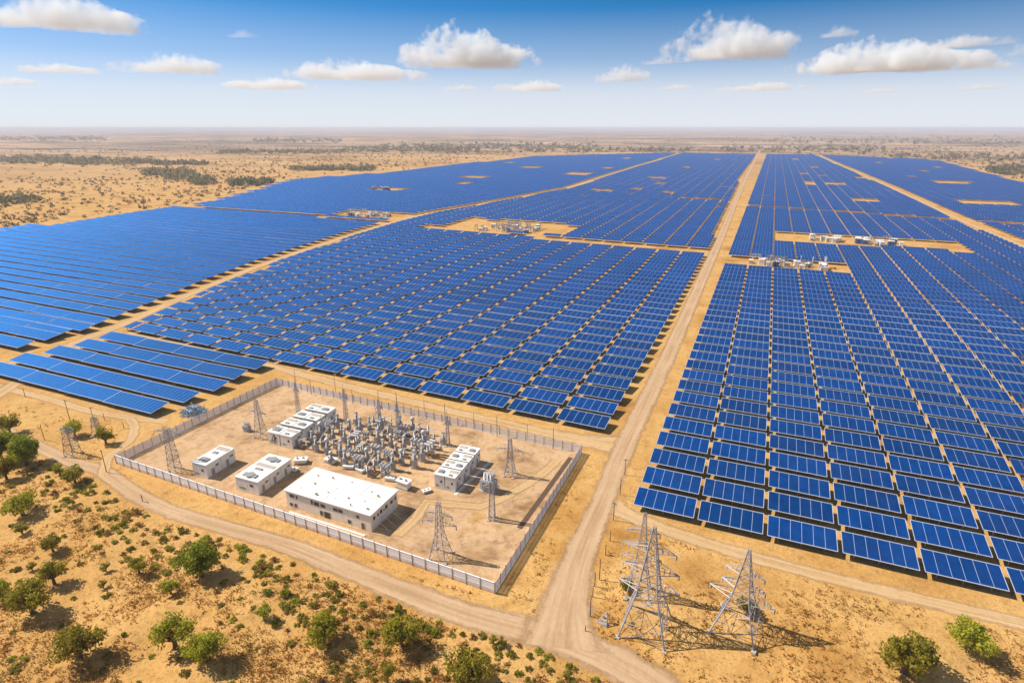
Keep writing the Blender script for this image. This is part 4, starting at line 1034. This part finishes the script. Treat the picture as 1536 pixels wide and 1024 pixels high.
def cloud(cxp_, base, wp, hp, md, seed, label):
    import bmesh
    r_ = np.random.RandomState(seed); d = FW*FPX+RIGHT*(cxp_-768)+UP*(512-base); D = 1500/d[2]
    c = np.array([0, 0, HC])+d*D; k = np.linalg.norm(d)*D/math.hypot(FPX, math.hypot(cxp_-768, 512-base)); Wm = wp*k*1.12; Hm = hp*k*1.25
    bm = bmesh.new(); bmesh.ops.create_icosphere(bm, subdivisions=5, radius=1); V_ = np.array([v.co[:] for v in bm.verts]); F_ = np.array([[v.index for v in f.verts] for f in bm.faces]); bm.free()
    dirs = V_/np.linalg.norm(V_, axis=1)[:, None]
    S = []                                   # cauliflower: union of lumps seen from the centre (in unit space)
    peak = r_.uniform(-.4, .4)
    for _ in range(60):
        x = r_.uniform(-1, 1); y = r_.uniform(-.8, .8); env = max(.12, math.exp(-((x-peak)/.5)**2)*.8+.35*(1-abs(x)))
        z = r_.uniform(.0, 1)*min(1, env)*.62; S.append((x*.74, y*.6, z, r_.uniform(.18, .36)))
    tmax = np.full(len(V_), .15); sc3 = np.array([Wm/2, Wm/2*.5, Hm])
    for sx_, sy_, sz_, rr in S:
        p = np.array([sx_, sy_, sz_]); b = dirs@p; disc = b*b-(p@p-rr*rr)
        tmax = np.maximum(tmax, np.where(disc > 0, b+np.sqrt(np.maximum(disc, 0)), 0))
    P = dirs*tmax[:, None]; P[:, 2] = np.where(P[:, 2] < 0, P[:, 2]*.3, P[:, 2])
    o = link('cloud', np_mesh('cloud', P*sc3, F_, [MC[md]], smooth=True), None, tuple(c)); o.rotation_euler = (0, 0, math.atan2(c[1], c[0])-math.pi/2)
    tag(o, label, 'cloud', 'clouds over the desert')
for i, a in enumerate([
 (80, 40, 250, 52, 0, 'large white cloud cut by the upper left picture corner'), (362, 56, 48, 14, 1, 'small torn cloud right of the upper left corner cloud'), (258, 108, 165, 28, 1, 'low domed white cloud over the left desert'),
 (80, 108, 125, 16, 1, 'flat pale cloud left of the low domed cloud'), (540, 118, 225, 30, 1, 'long pale cloud left of the peaked white cloud'), (705, 98, 205, 58, 0, 'peaked bright white cloud over the middle of the picture'),
 (1097, 84, 185, 66, 0, 'biggest puffy white cloud right of the middle'), (1256, 55, 62, 19, 0, 'small bright cloud right of the biggest puffy cloud'), (1335, 105, 265, 42, 0, 'long lumpy white cloud on the right'), (1432, 70, 95, 25, 0, 'cloud resting above the right end of the long lumpy one'),
 (1505, 66, 42, 16, 1, 'small cloud at the upper right edge, upper one'), (1490, 102, 62, 13, 1, 'thin small cloud right of the long lumpy one'), (1528, 82, 44, 24, 1, 'cloud cut by the right picture edge'), (928, 121, 92, 24, 1, 'soft domed cloud between the two big clouds'),
 (987, 96, 56, 14, 1, 'small cloud just left of the biggest puffy cloud'), (690, 136, 62, 12, 2, 'faint cloud under the peaked cloud, left'), (800, 136, 115, 18, 2, 'faint cloud under the peaked cloud, right'), (410, 133, 150, 18, 2, 'faint long cloud low in the left middle sky'),
 (1135, 135, 140, 11, 2, 'faint thin cloud low under the biggest puffy cloud'), (1315, 139, 60, 9, 2, 'faint wisp low under the long lumpy cloud'), (1462, 134, 72, 9, 2, 'faint wisp low at the right'), (18, 126, 76, 14, 2, 'faint cloud low at the left edge'), (1012, 134, 60, 11, 2, 'faint wisp low beside the main road line')]):
    cloud(a[0], a[1], a[2], a[3], a[4], 100+i, a[5])

# ------------------------------------------------------------------ air
hz = MB(); hz.box(-60000, -6000, -3, 60000, 60000, 108)
mh = bpy.data.materials.new('haze_air'); mh.use_nodes = True; t = mh.node_tree; t.nodes.clear()
o_ = t.nodes.new('ShaderNodeOutputMaterial'); v_ = t.nodes.new('ShaderNodeVolumePrincipled')
v_.inputs['Color'].default_value = (.80, .86, 1, 1); v_.inputs['Density'].default_value = .000085; v_.inputs['Anisotropy'].default_value = 0
t.links.new(v_.outputs[0], o_.inputs['Volume'])
ho = hz.build('haze', mh); ho['kind'] = 'stuff'; ho['label'] = 'pale dusty haze lying over the whole desert plain'
